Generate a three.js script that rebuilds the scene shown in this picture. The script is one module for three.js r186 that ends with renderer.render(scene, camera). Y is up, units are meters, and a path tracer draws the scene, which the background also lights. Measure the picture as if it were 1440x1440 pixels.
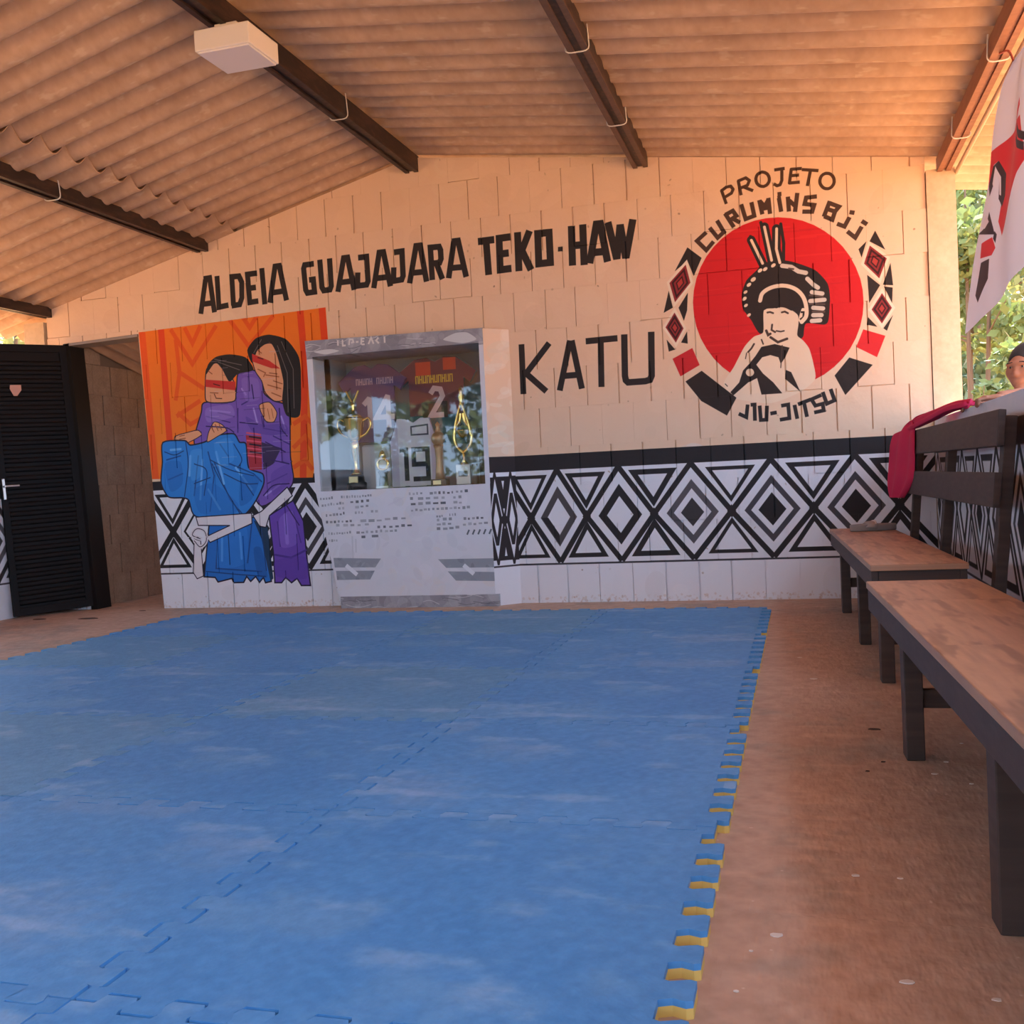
import * as THREE from 'three';
import { mergeGeometries, mergeVertices, toCreasedNormals } from 'three/addons/utils/BufferGeometryUtils.js';
import { RoundedBoxGeometry } from 'three/addons/geometries/RoundedBoxGeometry.js';
import { MarchingCubes } from 'three/addons/objects/MarchingCubes.js';

// ---------------------------------------------------------------- camera, sky, sun, exposure
const scene = new THREE.Scene();
const renderer = new THREE.WebGLRenderer();
renderer.toneMapping = THREE.LinearToneMapping;
renderer.toneMappingExposure = 2.15;
renderer.shadowMap.enabled = true;
const camera = new THREE.PerspectiveCamera(52.83, 1, 0.05, 200);
camera.rotation.order = 'YXZ';
camera.position.set(0.2235, 0.872, 6.448);
camera.rotation.set(-0.0302, 0.2742, -0.048);
scene.add(camera);
scene.background = new THREE.Color().setRGB(1.35, 1.8, 2.5);
const sun = new THREE.DirectionalLight(new THREE.Color().setRGB(1, 0.93, 0.8), 13);
sun.position.set(5, 14, -9); sun.target.position.set(0, 0, 0);
sun.castShadow = true; sun.shadow.mapSize.set(2048, 2048);
Object.assign(sun.shadow.camera, { left: -22, right: 22, top: 22, bottom: -22, near: 0.5, far: 60 });
scene.add(sun, sun.target);

// ---------------------------------------------------------------- helpers
let seed = 7;
const rnd = () => { seed = (seed * 1664525 + 1013904223) >>> 0; return seed / 4294967296; };
const rr = (a, b) => a + (b - a) * rnd();
const taken = {};
const numbered = (n) => { const k = taken[n] = (taken[n] ?? -1) + 1; return k ? `${n}_${String(k).padStart(3, '0')}` : n; };
function obj(name, geometry, material, parent) {
  const g = Array.isArray(geometry) ? mergeGeometries(geometry.map((q) => { const p = q.index ? q.toNonIndexed() : q; for (const k of Object.keys(p.attributes)) if (!['position', 'normal', 'uv'].includes(k)) p.deleteAttribute(k); return p; })) : geometry;
  const m = new THREE.Mesh(g, material);
  m.name = parent ? name : numbered(name); m.castShadow = m.receiveShadow = true;
  (parent ?? scene).add(m); return m;
}
function thing(name, label, category, at = [0, 0, 0], group) {
  const o = new THREE.Group(); o.name = numbered(name); o.position.set(...at); o.userData = { label, category };
  if (group) o.userData.group = group;
  scene.add(o); return o;
}
const tag = (o, label, category, group) => { o.userData.label = label; o.userData.category = category; if (group) o.userData.group = group; return o; };
const struct = (o, label) => { o.userData.kind = 'structure'; if (label) o.userData.label = label; return o; };
function structGroup(name, label) { const o = new THREE.Group(); o.name = numbered(name); scene.add(o); return struct(o, label); }
const at = (g, x, y, z) => g.translate(x, y, z);
const box = (x0, x1, y0, y1, z0, z1) => at(new THREE.BoxGeometry(x1 - x0, y1 - y0, z1 - z0), (x0 + x1) / 2, (y0 + y1) / 2, (z0 + z1) / 2);
const rbox = (x0, x1, y0, y1, z0, z1, r = 0.005, s = 2) => at(new RoundedBoxGeometry(x1 - x0, y1 - y0, z1 - z0, s, r), (x0 + x1) / 2, (y0 + y1) / 2, (z0 + z1) / 2);
const cyl = (a, b, r0, r1 = r0, n = 12) => { const d = new THREE.Vector3().subVectors(b, a), g = new THREE.CylinderGeometry(r1, r0, d.length(), n); g.applyQuaternion(new THREE.Quaternion().setFromUnitVectors(new THREE.Vector3(0, 1, 0), d.clone().normalize())); return at(g, (a.x + b.x) / 2, (a.y + b.y) / 2, (a.z + b.z) / 2); };
const V = (x, y, z) => new THREE.Vector3(x, y, z);
// box whose uv run in metres along its faces
function metreBox(x0, x1, y0, y1, z0, z1) {
  const g = box(x0, x1, y0, y1, z0, z1), p = g.attributes.position, n = g.attributes.normal, u = g.attributes.uv;
  for (let i = 0; i < p.count; i++) {
    const a = [Math.abs(n.getX(i)), Math.abs(n.getY(i)), Math.abs(n.getZ(i))];
    if (a[0] > 0.5) u.setXY(i, p.getZ(i), p.getY(i)); else if (a[1] > 0.5) u.setXY(i, p.getX(i), p.getZ(i)); else u.setXY(i, p.getX(i), p.getY(i));
  }
  return g;
}
// upright prism over a convex or simple polygon in the xy plane, uv = xy in metres
function prism(pts, z0, z1) {
  const s = new THREE.Shape(pts.map((p) => new THREE.Vector2(p[0], p[1])));
  const g = at(new THREE.ExtrudeGeometry(s, { depth: z1 - z0, bevelEnabled: false }), 0, 0, z0), p = g.attributes.position, u = g.attributes.uv;
  for (let i = 0; i < p.count; i++) u.setXY(i, p.getX(i), p.getY(i));
  return g;
}
function clip(pts, a, b, c) { // keep a*x + b*y <= c
  const out = [];
  pts.forEach((p, i) => {
    const q = pts[(i + 1) % pts.length], dp = a * p[0] + b * p[1] - c, dq = a * q[0] + b * q[1] - c;
    if (dp <= 0) out.push(p);
    if (dp * dq < 0) { const t = dp / (dp - dq); out.push([p[0] + t * (q[0] - p[0]), p[1] + t * (q[1] - p[1])]); }
  });
  return out;
}

// ---------------------------------------------------------------- computed textures
function noiseTable() { const t = new Float32Array(65536); for (let i = 0; i < t.length; i++) t[i] = rnd(); return t; }
const NT = noiseTable();
function vnoise(x, y, per) { // periodic value noise
  const xi = Math.floor(x), yi = Math.floor(y), fx = x - xi, fy = y - yi, sx = fx * fx * (3 - 2 * fx), sy = fy * fy * (3 - 2 * fy);
  const h = (a, b) => NT[((((a % per) + per) % per) * 157 + (((b % per) + per) % per) * 911 + per * 31) & 65535];
  return (h(xi, yi) * (1 - sx) + h(xi + 1, yi) * sx) * (1 - sy) + (h(xi, yi + 1) * (1 - sx) + h(xi + 1, yi + 1) * sx) * sy;
}
function fbm(u, v, base, oct, ax = 1, ay = 1) { let s = 0, a = 0.5, f = base, t = 0; for (let o = 0; o < oct; o++) { s += a * vnoise(u * f * ax, v * f * ay, f * Math.max(ax, ay)); t += a; a *= 0.55; f *= 2; } return s / t; }
function dataTex(n, fn, metres, srgb = true) {
  const d = new Uint8Array(n * n * 4);
  for (let j = 0; j < n; j++) for (let i = 0; i < n; i++) { const c = fn(i / n, j / n), o = (j * n + i) * 4; d[o] = Math.max(0, Math.min(255, c[0])); d[o + 1] = Math.max(0, Math.min(255, c[1])); d[o + 2] = Math.max(0, Math.min(255, c[2])); d[o + 3] = 255; }
  const t = new THREE.DataTexture(d, n, n); t.wrapS = t.wrapT = THREE.RepeatWrapping; t.magFilter = THREE.LinearFilter; t.minFilter = THREE.LinearMipmapLinearFilter; t.generateMipmaps = true;
  if (srgb) t.colorSpace = THREE.SRGBColorSpace; t.repeat.set(1 / metres, 1 / metres); t.needsUpdate = true; return t;
}
const grey = (k) => [k, k, k];
const mixc = (a, b, t) => a.map((v, i) => v + (b[i] - v) * t);
const smooth = (a, b, x) => { const t = Math.max(0, Math.min(1, (x - a) / (b - a))); return t * t * (3 - 2 * t); };
const roughBump = dataTex(256, (u, v) => grey(255 * fbm(u, v, 8, 5)), 0.5, false);

// ---------------------------------------------------------------- painting board in metres
function board(x0, y0, x1, y1, ppm) {
  const c = document.createElement('canvas'); c.width = Math.round((x1 - x0) * ppm); c.height = Math.round((y1 - y0) * ppm);
  const g = c.getContext('2d'); g.setTransform(ppm, 0, 0, -ppm, -x0 * ppm, y1 * ppm); g.lineJoin = 'miter'; g.lineCap = 'butt';
  return { c, g, x0, y0, x1, y1, tex() { const t = new THREE.CanvasTexture(c); t.colorSpace = THREE.SRGBColorSpace; t.wrapS = t.wrapT = THREE.ClampToEdgeWrapping; t.anisotropy = 8; t.repeat.set(1 / (x1 - x0), 1 / (y1 - y0)); t.offset.set(-x0 / (x1 - x0), -y0 / (y1 - y0)); return t; } };
}
function path(g, p, close) { g.beginPath(); p.forEach(([x, y], i) => (i ? g.lineTo(x, y) : g.moveTo(x, y))); if (close) g.closePath(); }
function poly(g, p, fill, line, lw = 0.01) { path(g, p, true); if (fill) { g.fillStyle = fill; g.fill(); } if (line) { g.strokeStyle = line; g.lineWidth = lw; g.stroke(); } }
function stroke(g, p, colour, lw, cap = 'butt', join = 'miter') { path(g, p); g.strokeStyle = colour; g.lineWidth = lw; g.miterLimit = 2.6; g.lineCap = cap; g.lineJoin = join; g.stroke(); g.lineCap = 'butt'; g.lineJoin = 'miter'; }
function curve(g, p, colour, lw, close) { const c = new THREE.CatmullRomCurve3(p.map(([x, y]) => V(x, y, 0)), !!close); const q = c.getPoints(p.length * 6).map((v) => [v.x, v.y]); stroke(g, q, colour, lw, 'round', 'round'); }
function blob(p) { const c = new THREE.CatmullRomCurve3(p.map(([x, y]) => V(x, y, 0)), true, 'catmullrom', 0.35); return c.getPoints(p.length * 5).map((v) => [v.x, v.y]); }
const INK = '#2b2524';
const GLYPH = {
  A: [[[0.02, 0], [0.36, 0.985], [0.64, 0.985], [0.98, 0]], [[0.16, 0.27], [0.84, 0.27]]],
  L: [[[0.2, 1], [0.2, 0.1], [1, 0.1]]], D: [[[0.2, 0.1], [0.2, 0.9], [0.65, 0.9], [0.82, 0.72], [0.82, 0.28], [0.65, 0.1], [0.06, 0.1]]],
  E: [[[1, 0.9], [0.22, 0.9], [0.22, 0.1], [1, 0.1]], [[0.2, 0.5], [0.85, 0.5]]], I: [[[0.5, 0], [0.5, 1]]],
  G: [[[0.95, 0.9], [0.3, 0.9], [0.2, 0.8], [0.2, 0.2], [0.3, 0.1], [0.8, 0.1], [0.8, 0.46], [0.5, 0.46]]],
  U: [[[0.2, 1], [0.2, 0.2], [0.3, 0.1], [0.7, 0.1], [0.8, 0.2], [0.8, 1]]],
  J: [[[0.15, 0.9], [0.8, 0.9], [0.8, 0.2], [0.7, 0.1], [0.22, 0.1], [0.16, 0.2], [0.16, 0.48]]],
  R: [[[0.2, 0], [0.2, 0.9], [0.72, 0.9], [0.8, 0.8], [0.8, 0.56], [0.7, 0.46], [0.2, 0.46]], [[0.5, 0.46], [0.82, 0]]],
  T: [[[0, 0.9], [1, 0.9]], [[0.5, 0.95], [0.5, 0]]], K: [[[0.2, 0], [0.2, 1]], [[0.85, 1], [0.4, 0.52], [0.87, 0]]],
  O: [[[0.2, 0.1], [0.2, 0.9], [0.8, 0.9], [0.8, 0.1], [0.02, 0.1]]], H: [[[0.2, 0], [0.2, 1]], [[0.8, 0], [0.8, 1]], [[0.2, 0.5], [0.8, 0.5]]],
  W: [[[0.1, 1], [0.3, 0.06], [0.5, 0.9], [0.7, 0.06], [0.92, 1]]],
};
function glyph(g, ch, [tl, tr, br, bl], lw, colour = INK) {
  for (const s of GLYPH[ch]) stroke(g, s.map(([u, v]) => [0, 1].map((k) => (bl[k] * (1 - u) + br[k] * u) * (1 - v) + (tl[k] * (1 - u) + tr[k] * u) * v)), colour, lw);
}
// band of painted diamonds between the crossings; each cell carries its own filling
function diamonds(g, xs, kinds, yT, yM, yB, yBar, ink = '#272527', w = 0.036) {
  const tops = []; for (let i = 0; i + 1 < xs.length; i++) tops.push((xs[i] + xs[i + 1]) / 2);
  const all = [2 * xs[0] - tops[0], ...tops, 2 * xs[xs.length - 1] - tops[tops.length - 1]];
  poly(g, [[all[0], yBar], [all[all.length - 1], yBar], [all[all.length - 1], yT], [all[0], yT]], ink);
  xs.forEach((x, i) => {
    const a = all[i], b = all[i + 1], k = (x - a) / (b - a);
    stroke(g, [[a, yT], [x, yM], [a, yB]], ink, w); stroke(g, [[b, yT], [x, yM], [b, yB]], ink, w);
    const wd = (b - a) * 0.27, h = (yT - yM) * 0.62, q = 0.024 + 0.012 * ((i * 7) % 3) / 2;
    poly(g, [[x - wd, yT - 0.045], [x + wd, yT - 0.045], [x, yT - 0.045 - h]], null, ink, q);
    poly(g, [[x - wd, yB + 0.045], [x + wd, yB + 0.045], [x, yB + 0.045 + h]], null, ink, q);
    poly(g, [[x - 0.03, yM], [x, yM + 0.045], [x + 0.03, yM], [x, yM - 0.045]], ink);
  });
  for (let i = 0; i + 1 < xs.length; i++) {
    const a = xs[i], b = xs[i + 1], c = tops[i], hw = (b - a) / 2, kind = kinds[i % kinds.length];
    const dia = (s) => [[c, yM + (yT - yM) * s], [c + hw * s, yM], [c, yM - (yM - yB) * s], [c - hw * s, yM]];
    if (kind === 0) poly(g, dia(0.56), null, ink, 0.016);
    if (kind === 1) { poly(g, dia(0.53), null, '#4a484a', 0.042); poly(g, [dia(0.62)[3], dia(0.62)[2], dia(0.38)[2], dia(0.38)[3]], ink); }
    if (kind === 2) poly(g, dia(0.52), null, ink, 0.048);
    if (kind === 3) { poly(g, dia(0.58), null, '#57555a', 0.038); poly(g, dia(0.3), '#3b3a3c'); }
    if (kind === 4) { poly(g, dia(0.6), null, '#45444a', 0.034); poly(g, dia(0.34), '#232123'); }
  }
  stroke(g, [[all[0], yB - 0.012], [all[all.length - 1], yB - 0.012]], '#3c3a40', 0.012);
}
function mottle(g, x0, y0, x1, y1, n, cols, r0, r1, a) { for (let i = 0; i < n; i++) { g.globalAlpha = a * rnd(); g.fillStyle = cols[Math.floor(rnd() * cols.length)]; g.beginPath(); g.ellipse(rr(x0, x1), rr(y0, y1), rr(r0, r1), rr(r0, r1) * 0.7, rr(0, 3), 0, 6.3); g.fill(); } g.globalAlpha = 1; }

// ================================================================ mural of the back wall
const WARM_LIT_WALL = '#eac8a8', COOL_LIT_WHITE = '#e0e3ea';  // wall is white; warm ground bounce and cool sky light mixed into both
function mural(g) {
  g.fillStyle = WARM_LIT_WALL; g.fillRect(-6, 0, 8, 4);
  g.fillStyle = COOL_LIT_WHITE; g.fillRect(-6, -0.2, 8, 1.2);
  mottle(g, -5.7, 1.02, 1.2, 3.3, 420, ['#f0d2b4', '#dfba98', '#e4c2a0', '#eed0b0'], 0.03, 0.16, 0.35);
  mottle(g, -5.7, 0, 1.2, 1.0, 200, ['#ececef', '#d2d2d6', '#dcdbe0'], 0.02, 0.12, 0.35);
  mottle(g, -5.7, 0, 1.2, 3.2, 260, ['#8a6a52', '#7a5a48', '#a58468'], 0.003, 0.011, 0.6);
  mottle(g, -5.7, 0, 1.2, 0.05, 900, ['#a8785c', '#98705a', '#b8937a'], 0.003, 0.014, 0.3);
  // ---- ALDEIA GUAJAJARA TEKO-HAW
  const T1 = [['A', [[-4.152,2.535],[-4.027,2.541],[-4.045,2.27],[-4.169,2.269]]], ['L', [[-4.03,2.542],[-3.921,2.547],[-3.924,2.288],[-4.027,2.277]]], ['D', [[-3.909,2.552],[-3.772,2.549],[-3.789,2.286],[-3.904,2.278]]], ['E', [[-3.772,2.555],[-3.667,2.557],[-3.669,2.295],[-3.761,2.29]]], ['I', [[-3.653,2.563],[-3.598,2.565],[-3.59,2.293],[-3.642,2.29]]], ['A', [[-3.559,2.568],[-3.434,2.572],[-3.431,2.304],[-3.576,2.299]]],
    ['G', [[-3.305,2.576],[-3.19,2.579],[-3.176,2.32],[-3.293,2.315]]], ['U', [[-3.171,2.577],[-3.039,2.579],[-3.038,2.326],[-3.162,2.321]]], ['A', [[-2.992,2.572],[-2.881,2.575],[-2.879,2.33],[-3.015,2.327]]], ['J', [[-2.85,2.585],[-2.751,2.586],[-2.74,2.333],[-2.878,2.33]]], ['A', [[-2.711,2.583],[-2.594,2.584],[-2.592,2.328],[-2.729,2.327]]], ['J', [[-2.565,2.594],[-2.473,2.596],[-2.469,2.344],[-2.591,2.337]]], ['A', [[-2.421,2.6],[-2.31,2.601],[-2.312,2.334],[-2.448,2.335]]],
    ['R', [[-2.299,2.6],[-2.172,2.598],[-2.171,2.34],[-2.295,2.341]]], ['A', [[-2.133,2.603],[-2.022,2.604],[-2.011,2.338],[-2.149,2.342]]]];
  for (const [c, q] of T1) glyph(g, c, q, 0.042);
  const T2 = [['T', [[-1.915,2.604],[-1.794,2.605],[-1.786,2.336],[-1.907,2.335]]], ['E', [[-1.78,2.61],[-1.674,2.612],[-1.678,2.337],[-1.784,2.334]]], ['K', [[-1.648,2.611],[-1.514,2.611],[-1.519,2.339],[-1.65,2.34]]], ['O', [[-1.503,2.612],[-1.368,2.609],[-1.367,2.351],[-1.507,2.35]]], ['H', [[-1.261,2.611],[-1.128,2.613],[-1.13,2.333],[-1.267,2.341]]], ['A', [[-1.094,2.607],[-0.998,2.607],[-0.991,2.34],[-1.121,2.342]]], ['W', [[-1.001,2.608],[-0.79,2.608],[-0.822,2.336],[-0.974,2.337]]]];
  for (const [c, q] of T2) glyph(g, c, q, 0.05);
  poly(g, [[-1.336,2.477],[-1.303,2.477],[-1.304,2.445],[-1.338,2.446]], INK);
  // ---- KATU
  for (const s of [[[-1.631,1.828],[-1.634,1.479]], [[-1.431,1.82],[-1.613,1.615]], [[-1.61,1.624],[-1.467,1.486]], [[-1.282,1.826],[-1.371,1.485]], [[-1.27,1.825],[-1.213,1.487]], [[-1.336,1.584],[-1.233,1.585]], [[-1.171,1.811],[-0.949,1.814]], [[-1.066,1.808],[-1.075,1.489]]]) stroke(g, s, INK, 0.042);
  stroke(g, [[-0.901,1.836],[-0.909,1.554],[-0.904,1.523],[-0.889,1.507],[-0.77,1.507],[-0.739,1.514],[-0.726,1.541],[-0.716,1.838]], INK, 0.044);
  // ---- PROJETO, CURUMINS BJJ, JIU-JITSU
  const brown = '#4a3327';
  for (const s of [[[-0.21,2.732],[-0.182,2.638]], [[-0.213,2.726],[-0.177,2.748],[-0.149,2.751],[-0.134,2.728],[-0.146,2.704],[-0.192,2.682]], [[-0.099,2.782],[-0.084,2.683]], [[-0.103,2.777],[-0.05,2.793],[-0.027,2.773],[-0.041,2.743],[-0.088,2.73]], [[-0.064,2.734],[-0.006,2.703]], [[0.134,2.821],[0.2,2.823]], [[0.182,2.822],[0.179,2.748],[0.167,2.721],[0.147,2.717],[0.127,2.732]], [[0.307,2.809],[0.241,2.812],[0.226,2.725],[0.291,2.723]], [[0.234,2.771],[0.288,2.769]], [[0.307,2.802],[0.41,2.782]], [[0.361,2.791],[0.337,2.692]]]) stroke(g, s, brown, 0.02, 'butt', 'round');
  poly(g, [[0.1,2.765],[0.1,2.758],[0.098,2.752],[0.096,2.746],[0.092,2.741],[0.089,2.736],[0.084,2.732],[0.079,2.728],[0.074,2.726],[0.068,2.724],[0.062,2.723],[0.056,2.724],[0.05,2.725],[0.044,2.727],[0.038,2.73],[0.033,2.734],[0.028,2.739],[0.024,2.744],[0.02,2.75],[0.018,2.756],[0.016,2.762],[0.015,2.769],[0.015,2.776],[0.015,2.782],[0.017,2.788],[0.019,2.794],[0.022,2.8],[0.026,2.805],[0.031,2.809],[0.036,2.812],[0.041,2.815],[0.047,2.816],[0.053,2.817],[0.059,2.817],[0.065,2.815],[0.071,2.813],[0.077,2.81],[0.082,2.806],[0.087,2.802],[0.091,2.797],[0.094,2.791],[0.097,2.785],[0.099,2.778],[0.1,2.772]], null, brown, 0.02); poly(g, [[0.504,2.704],[0.504,2.697],[0.502,2.69],[0.5,2.684],[0.496,2.678],[0.492,2.673],[0.488,2.668],[0.483,2.665],[0.477,2.662],[0.471,2.66],[0.465,2.659],[0.459,2.66],[0.452,2.661],[0.446,2.663],[0.44,2.666],[0.435,2.67],[0.43,2.675],[0.426,2.681],[0.422,2.687],[0.419,2.694],[0.417,2.7],[0.416,2.707],[0.416,2.715],[0.417,2.722],[0.419,2.728],[0.421,2.735],[0.424,2.74],[0.428,2.746],[0.433,2.75],[0.438,2.754],[0.444,2.756],[0.45,2.758],[0.456,2.759],[0.462,2.758],[0.468,2.757],[0.475,2.755],[0.48,2.752],[0.486,2.748],[0.491,2.743],[0.495,2.737],[0.498,2.731],[0.501,2.725],[0.503,2.718],[0.504,2.711]], null, brown, 0.02);
  for (const s of [[[-0.32,2.466],[-0.384,2.416],[-0.325,2.348],[-0.275,2.4]], [[-0.297,2.494],[-0.247,2.422],[-0.205,2.455],[-0.247,2.536]], [[-0.193,2.577],[-0.139,2.479]], [[-0.191,2.567],[-0.142,2.588],[-0.12,2.552],[-0.158,2.531]], [[-0.144,2.536],[-0.099,2.506]], [[-0.086,2.624],[-0.061,2.524],[-0.005,2.539],[-0.02,2.63]], [[0.031,2.638],[0.047,2.543]], [[0.089,2.645],[0.096,2.54]], [[0.034,2.631],[0.063,2.592],[0.091,2.637]], [[0.043,2.578],[0.094,2.583]], [[0.147,2.636],[0.156,2.637],[0.167,2.546]], [[0.148,2.661],[0.173,2.661]], [[0.213,2.638],[0.216,2.542]], [[0.273,2.655],[0.254,2.535]], [[0.219,2.613],[0.262,2.567]], [[0.394,2.618],[0.327,2.618],[0.316,2.579],[0.375,2.565],[0.361,2.524],[0.3,2.531]], [[0.473,2.579],[0.432,2.483]], [[0.468,2.567],[0.528,2.536],[0.502,2.508],[0.457,2.529]], [[0.502,2.508],[0.484,2.458],[0.434,2.486]], [[0.591,2.494],[0.621,2.486]], [[0.59,2.462],[0.557,2.406],[0.512,2.429]], [[0.663,2.429],[0.695,2.404]], [[0.662,2.394],[0.62,2.328],[0.573,2.373]]]) stroke(g, s, brown, 0.027);
  for (const s of [[[-0.097,1.303],[-0.109,1.22],[-0.157,1.246]], [[-0.078,1.3],[-0.04,1.3]], [[-0.053,1.293],[-0.054,1.193]], [[-0.02,1.291],[-0.016,1.195],[0.02,1.195],[0.027,1.287]], [[0.047,1.234],[0.088,1.239]], [[0.118,1.281],[0.163,1.286],[0.167,1.196],[0.106,1.189]], [[0.203,1.281],[0.217,1.189]], [[0.225,1.283],[0.307,1.31]], [[0.263,1.294],[0.279,1.198]], [[0.374,1.334],[0.311,1.31],[0.334,1.267],[0.38,1.277],[0.385,1.233],[0.325,1.223]], [[0.383,1.353],[0.406,1.275],[0.455,1.294],[0.433,1.369]]]) stroke(g, s, INK, 0.024);
  // ---- red disc with its portrait
  const disc = [[0.656,1.909],[0.648,1.832],[0.63,1.757],[0.601,1.686],[0.563,1.62],[0.515,1.561],[0.46,1.51],[0.398,1.467],[0.33,1.434],[0.257,1.411],[0.181,1.4],[0.104,1.399],[0.027,1.411],[-0.049,1.433],[-0.122,1.467],[-0.19,1.51],[-0.252,1.564],[-0.306,1.625],[-0.351,1.694],[-0.387,1.768],[-0.412,1.847],[-0.425,1.928],[-0.428,2.009],[-0.419,2.089],[-0.398,2.167],[-0.367,2.24],[-0.326,2.306],[-0.275,2.366],[-0.217,2.416],[-0.151,2.457],[-0.081,2.488],[-0.006,2.507],[0.07,2.515],[0.147,2.512],[0.224,2.498],[0.298,2.473],[0.368,2.437],[0.432,2.392],[0.491,2.339],[0.542,2.278],[0.584,2.211],[0.617,2.139],[0.641,2.064],[0.654,1.987]], RED = '#d41c22';
  g.save(); path(g, disc, true); g.clip(); poly(g, disc, RED);
  for (let i = 0; i < 46; i++) { const y = rr(1.4, 2.65), x = rr(-0.6, 0.4); g.globalAlpha = 0.35; stroke(g, [[x, y], [x + rr(0.15, 0.5), y + rr(-0.01, 0.01)]], i % 2 ? '#e83a34' : '#b81a20', rr(0.004, 0.012)); } g.globalAlpha = 1; g.restore();
  const CREAM = '#ecd3b6', DK = '#2c2320';
  for (const s of [[[-0.031,2.384],[0.038,2.217]], [[0.057,2.461],[0.095,2.231]], [[0.132,2.441],[0.127,2.307],[0.148,2.21]]]) { stroke(g, s, DK, 0.055, 'round'); }
  for (const s of [[[0.161,2.467],[0.175,2.34],[0.169,2.225]], [[0.035,2.491],[0.046,2.422]], [[-0.035,2.407],[-0.014,2.351]]]) stroke(g, s, DK, 0.02, 'round');
  poly(g, blob([[0.001,1.765],[-0.052,1.858],[-0.102,1.94],[-0.105,2.038],[-0.071,2.123],[-0.001,2.184],[0.038,2.224],[0.152,2.232],[0.236,2.21],[0.364,2.147],[0.438,2.054],[0.451,1.957],[0.436,1.815],[0.406,1.789],[0.295,1.806],[0.275,1.723],[0.24,1.711],[0.22,1.805],[0.088,1.797]]), DK);
  for (const s of [[[-0.03,2.382],[0.036,2.223]], [[0.057,2.459],[0.094,2.237]], [[0.134,2.439],[0.127,2.307],[0.146,2.216]]]) stroke(g, s, CREAM, 0.018, 'round');
  for (const [p, r] of [[[[0.018,2.178]], 0.014], [[[0.051,2.184]], 0.014], [[[-0.028,2.124]], 0.016], [[[-0.057,2.092]], 0.014], [[[-0.081,2.046]], 0.012], [[[-0.09,2.003]], 0.014], [[[-0.082,1.958]], 0.012], [[[-0.065,1.893]], 0.012], [[[0.104,2.203]], 0.014]]) { g.fillStyle = CREAM; g.beginPath(); g.ellipse(p[0][0], p[0][1], r * 1.2, r * 0.8, 0.6, 0, 6.3); g.fill(); }
  for (const s of [[[0.16,2.195],[0.216,2.182],[0.261,2.148],[0.307,2.134]], [[0.315,2.095],[0.351,2.053],[0.378,2.031]], [[0.34,2.006],[0.404,1.99]], [[0.328,1.949],[0.416,1.949]], [[0.345,1.904],[0.405,1.894]], [[0.343,1.856],[0.394,1.852]], [[0.333,1.819],[0.384,1.819]]]) stroke(g, s, '#d9cbbb', 0.028, 'round', 'round');
  for (const s of [[[0.197,2.174],[0.234,2.165]], [[0.32,1.988],[0.412,1.968]], [[0.318,1.931],[0.42,1.92]], [[0.335,1.879],[0.418,1.872]]]) stroke(g, s, '#5a4a44', 0.012);
  poly(g, blob([[0.031,1.914],[0.093,1.923],[0.15,1.925],[0.205,1.903],[0.246,1.865],[0.249,1.812],[0.238,1.735],[0.272,1.699],[0.309,1.643],[0.332,1.544],[0.339,1.44],[0.241,1.362],[0.05,1.302],[-0.179,1.347],[-0.209,1.381],[-0.247,1.458],[-0.18,1.554],[-0.103,1.686],[-0.038,1.749],[0.022,1.773]]), CREAM);
  poly(g, blob([[0.273,1.906],[0.308,1.893],[0.301,1.846],[0.276,1.809],[0.249,1.831]]), CREAM);
  stroke(g, [[0.265,1.883],[0.284,1.881],[0.28,1.848],[0.259,1.835]], DK, 0.012);
  curve(g, [[0.01,1.981],[0.026,2.026],[0.079,2.058],[0.164,2.065],[0.238,2.035],[0.283,1.982],[0.301,1.913],[0.297,1.851],[0.269,1.818]], CREAM, 0.026);
  poly(g, [[0.028,1.914],[0.074,1.934],[0.112,1.921],[0.15,1.931],[0.205,1.898],[0.252,1.894],[0.245,1.957],[0.171,2.002],[0.077,2.002],[0.028,1.967]], DK);
  poly(g, [[-0.033,1.621],[0.007,1.677],[0.093,1.689],[0.186,1.657],[0.156,1.597],[0.126,1.555],[0.113,1.6],[0.062,1.619],[0.009,1.608],[-0.031,1.562],[0.01,1.501],[0.074,1.437],[0.128,1.363],[-0.005,1.363],[-0.029,1.474],[-0.088,1.449],[-0.188,1.37],[-0.206,1.393],[-0.146,1.453],[-0.118,1.53],[-0.073,1.575]], DK);
  poly(g, [[-0.047,1.513],[-0.047,1.509],[-0.048,1.506],[-0.05,1.502],[-0.052,1.499],[-0.054,1.497],[-0.057,1.494],[-0.06,1.492],[-0.064,1.491],[-0.067,1.49],[-0.071,1.489],[-0.075,1.489],[-0.079,1.49],[-0.082,1.491],[-0.086,1.492],[-0.089,1.494],[-0.092,1.497],[-0.095,1.5],[-0.097,1.503],[-0.099,1.506],[-0.1,1.509],[-0.101,1.513],[-0.101,1.517],[-0.1,1.52],[-0.099,1.524],[-0.098,1.527],[-0.096,1.53],[-0.093,1.533],[-0.091,1.535],[-0.087,1.537],[-0.084,1.539],[-0.08,1.54],[-0.077,1.54],[-0.073,1.54],[-0.069,1.54],[-0.065,1.539],[-0.062,1.537],[-0.059,1.535],[-0.056,1.533],[-0.053,1.53],[-0.051,1.527],[-0.049,1.523],[-0.048,1.52],[-0.047,1.516]], CREAM); poly(g, [[0.157,1.514],[0.19,1.497],[0.243,1.365],[0.15,1.456]], DK);
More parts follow.
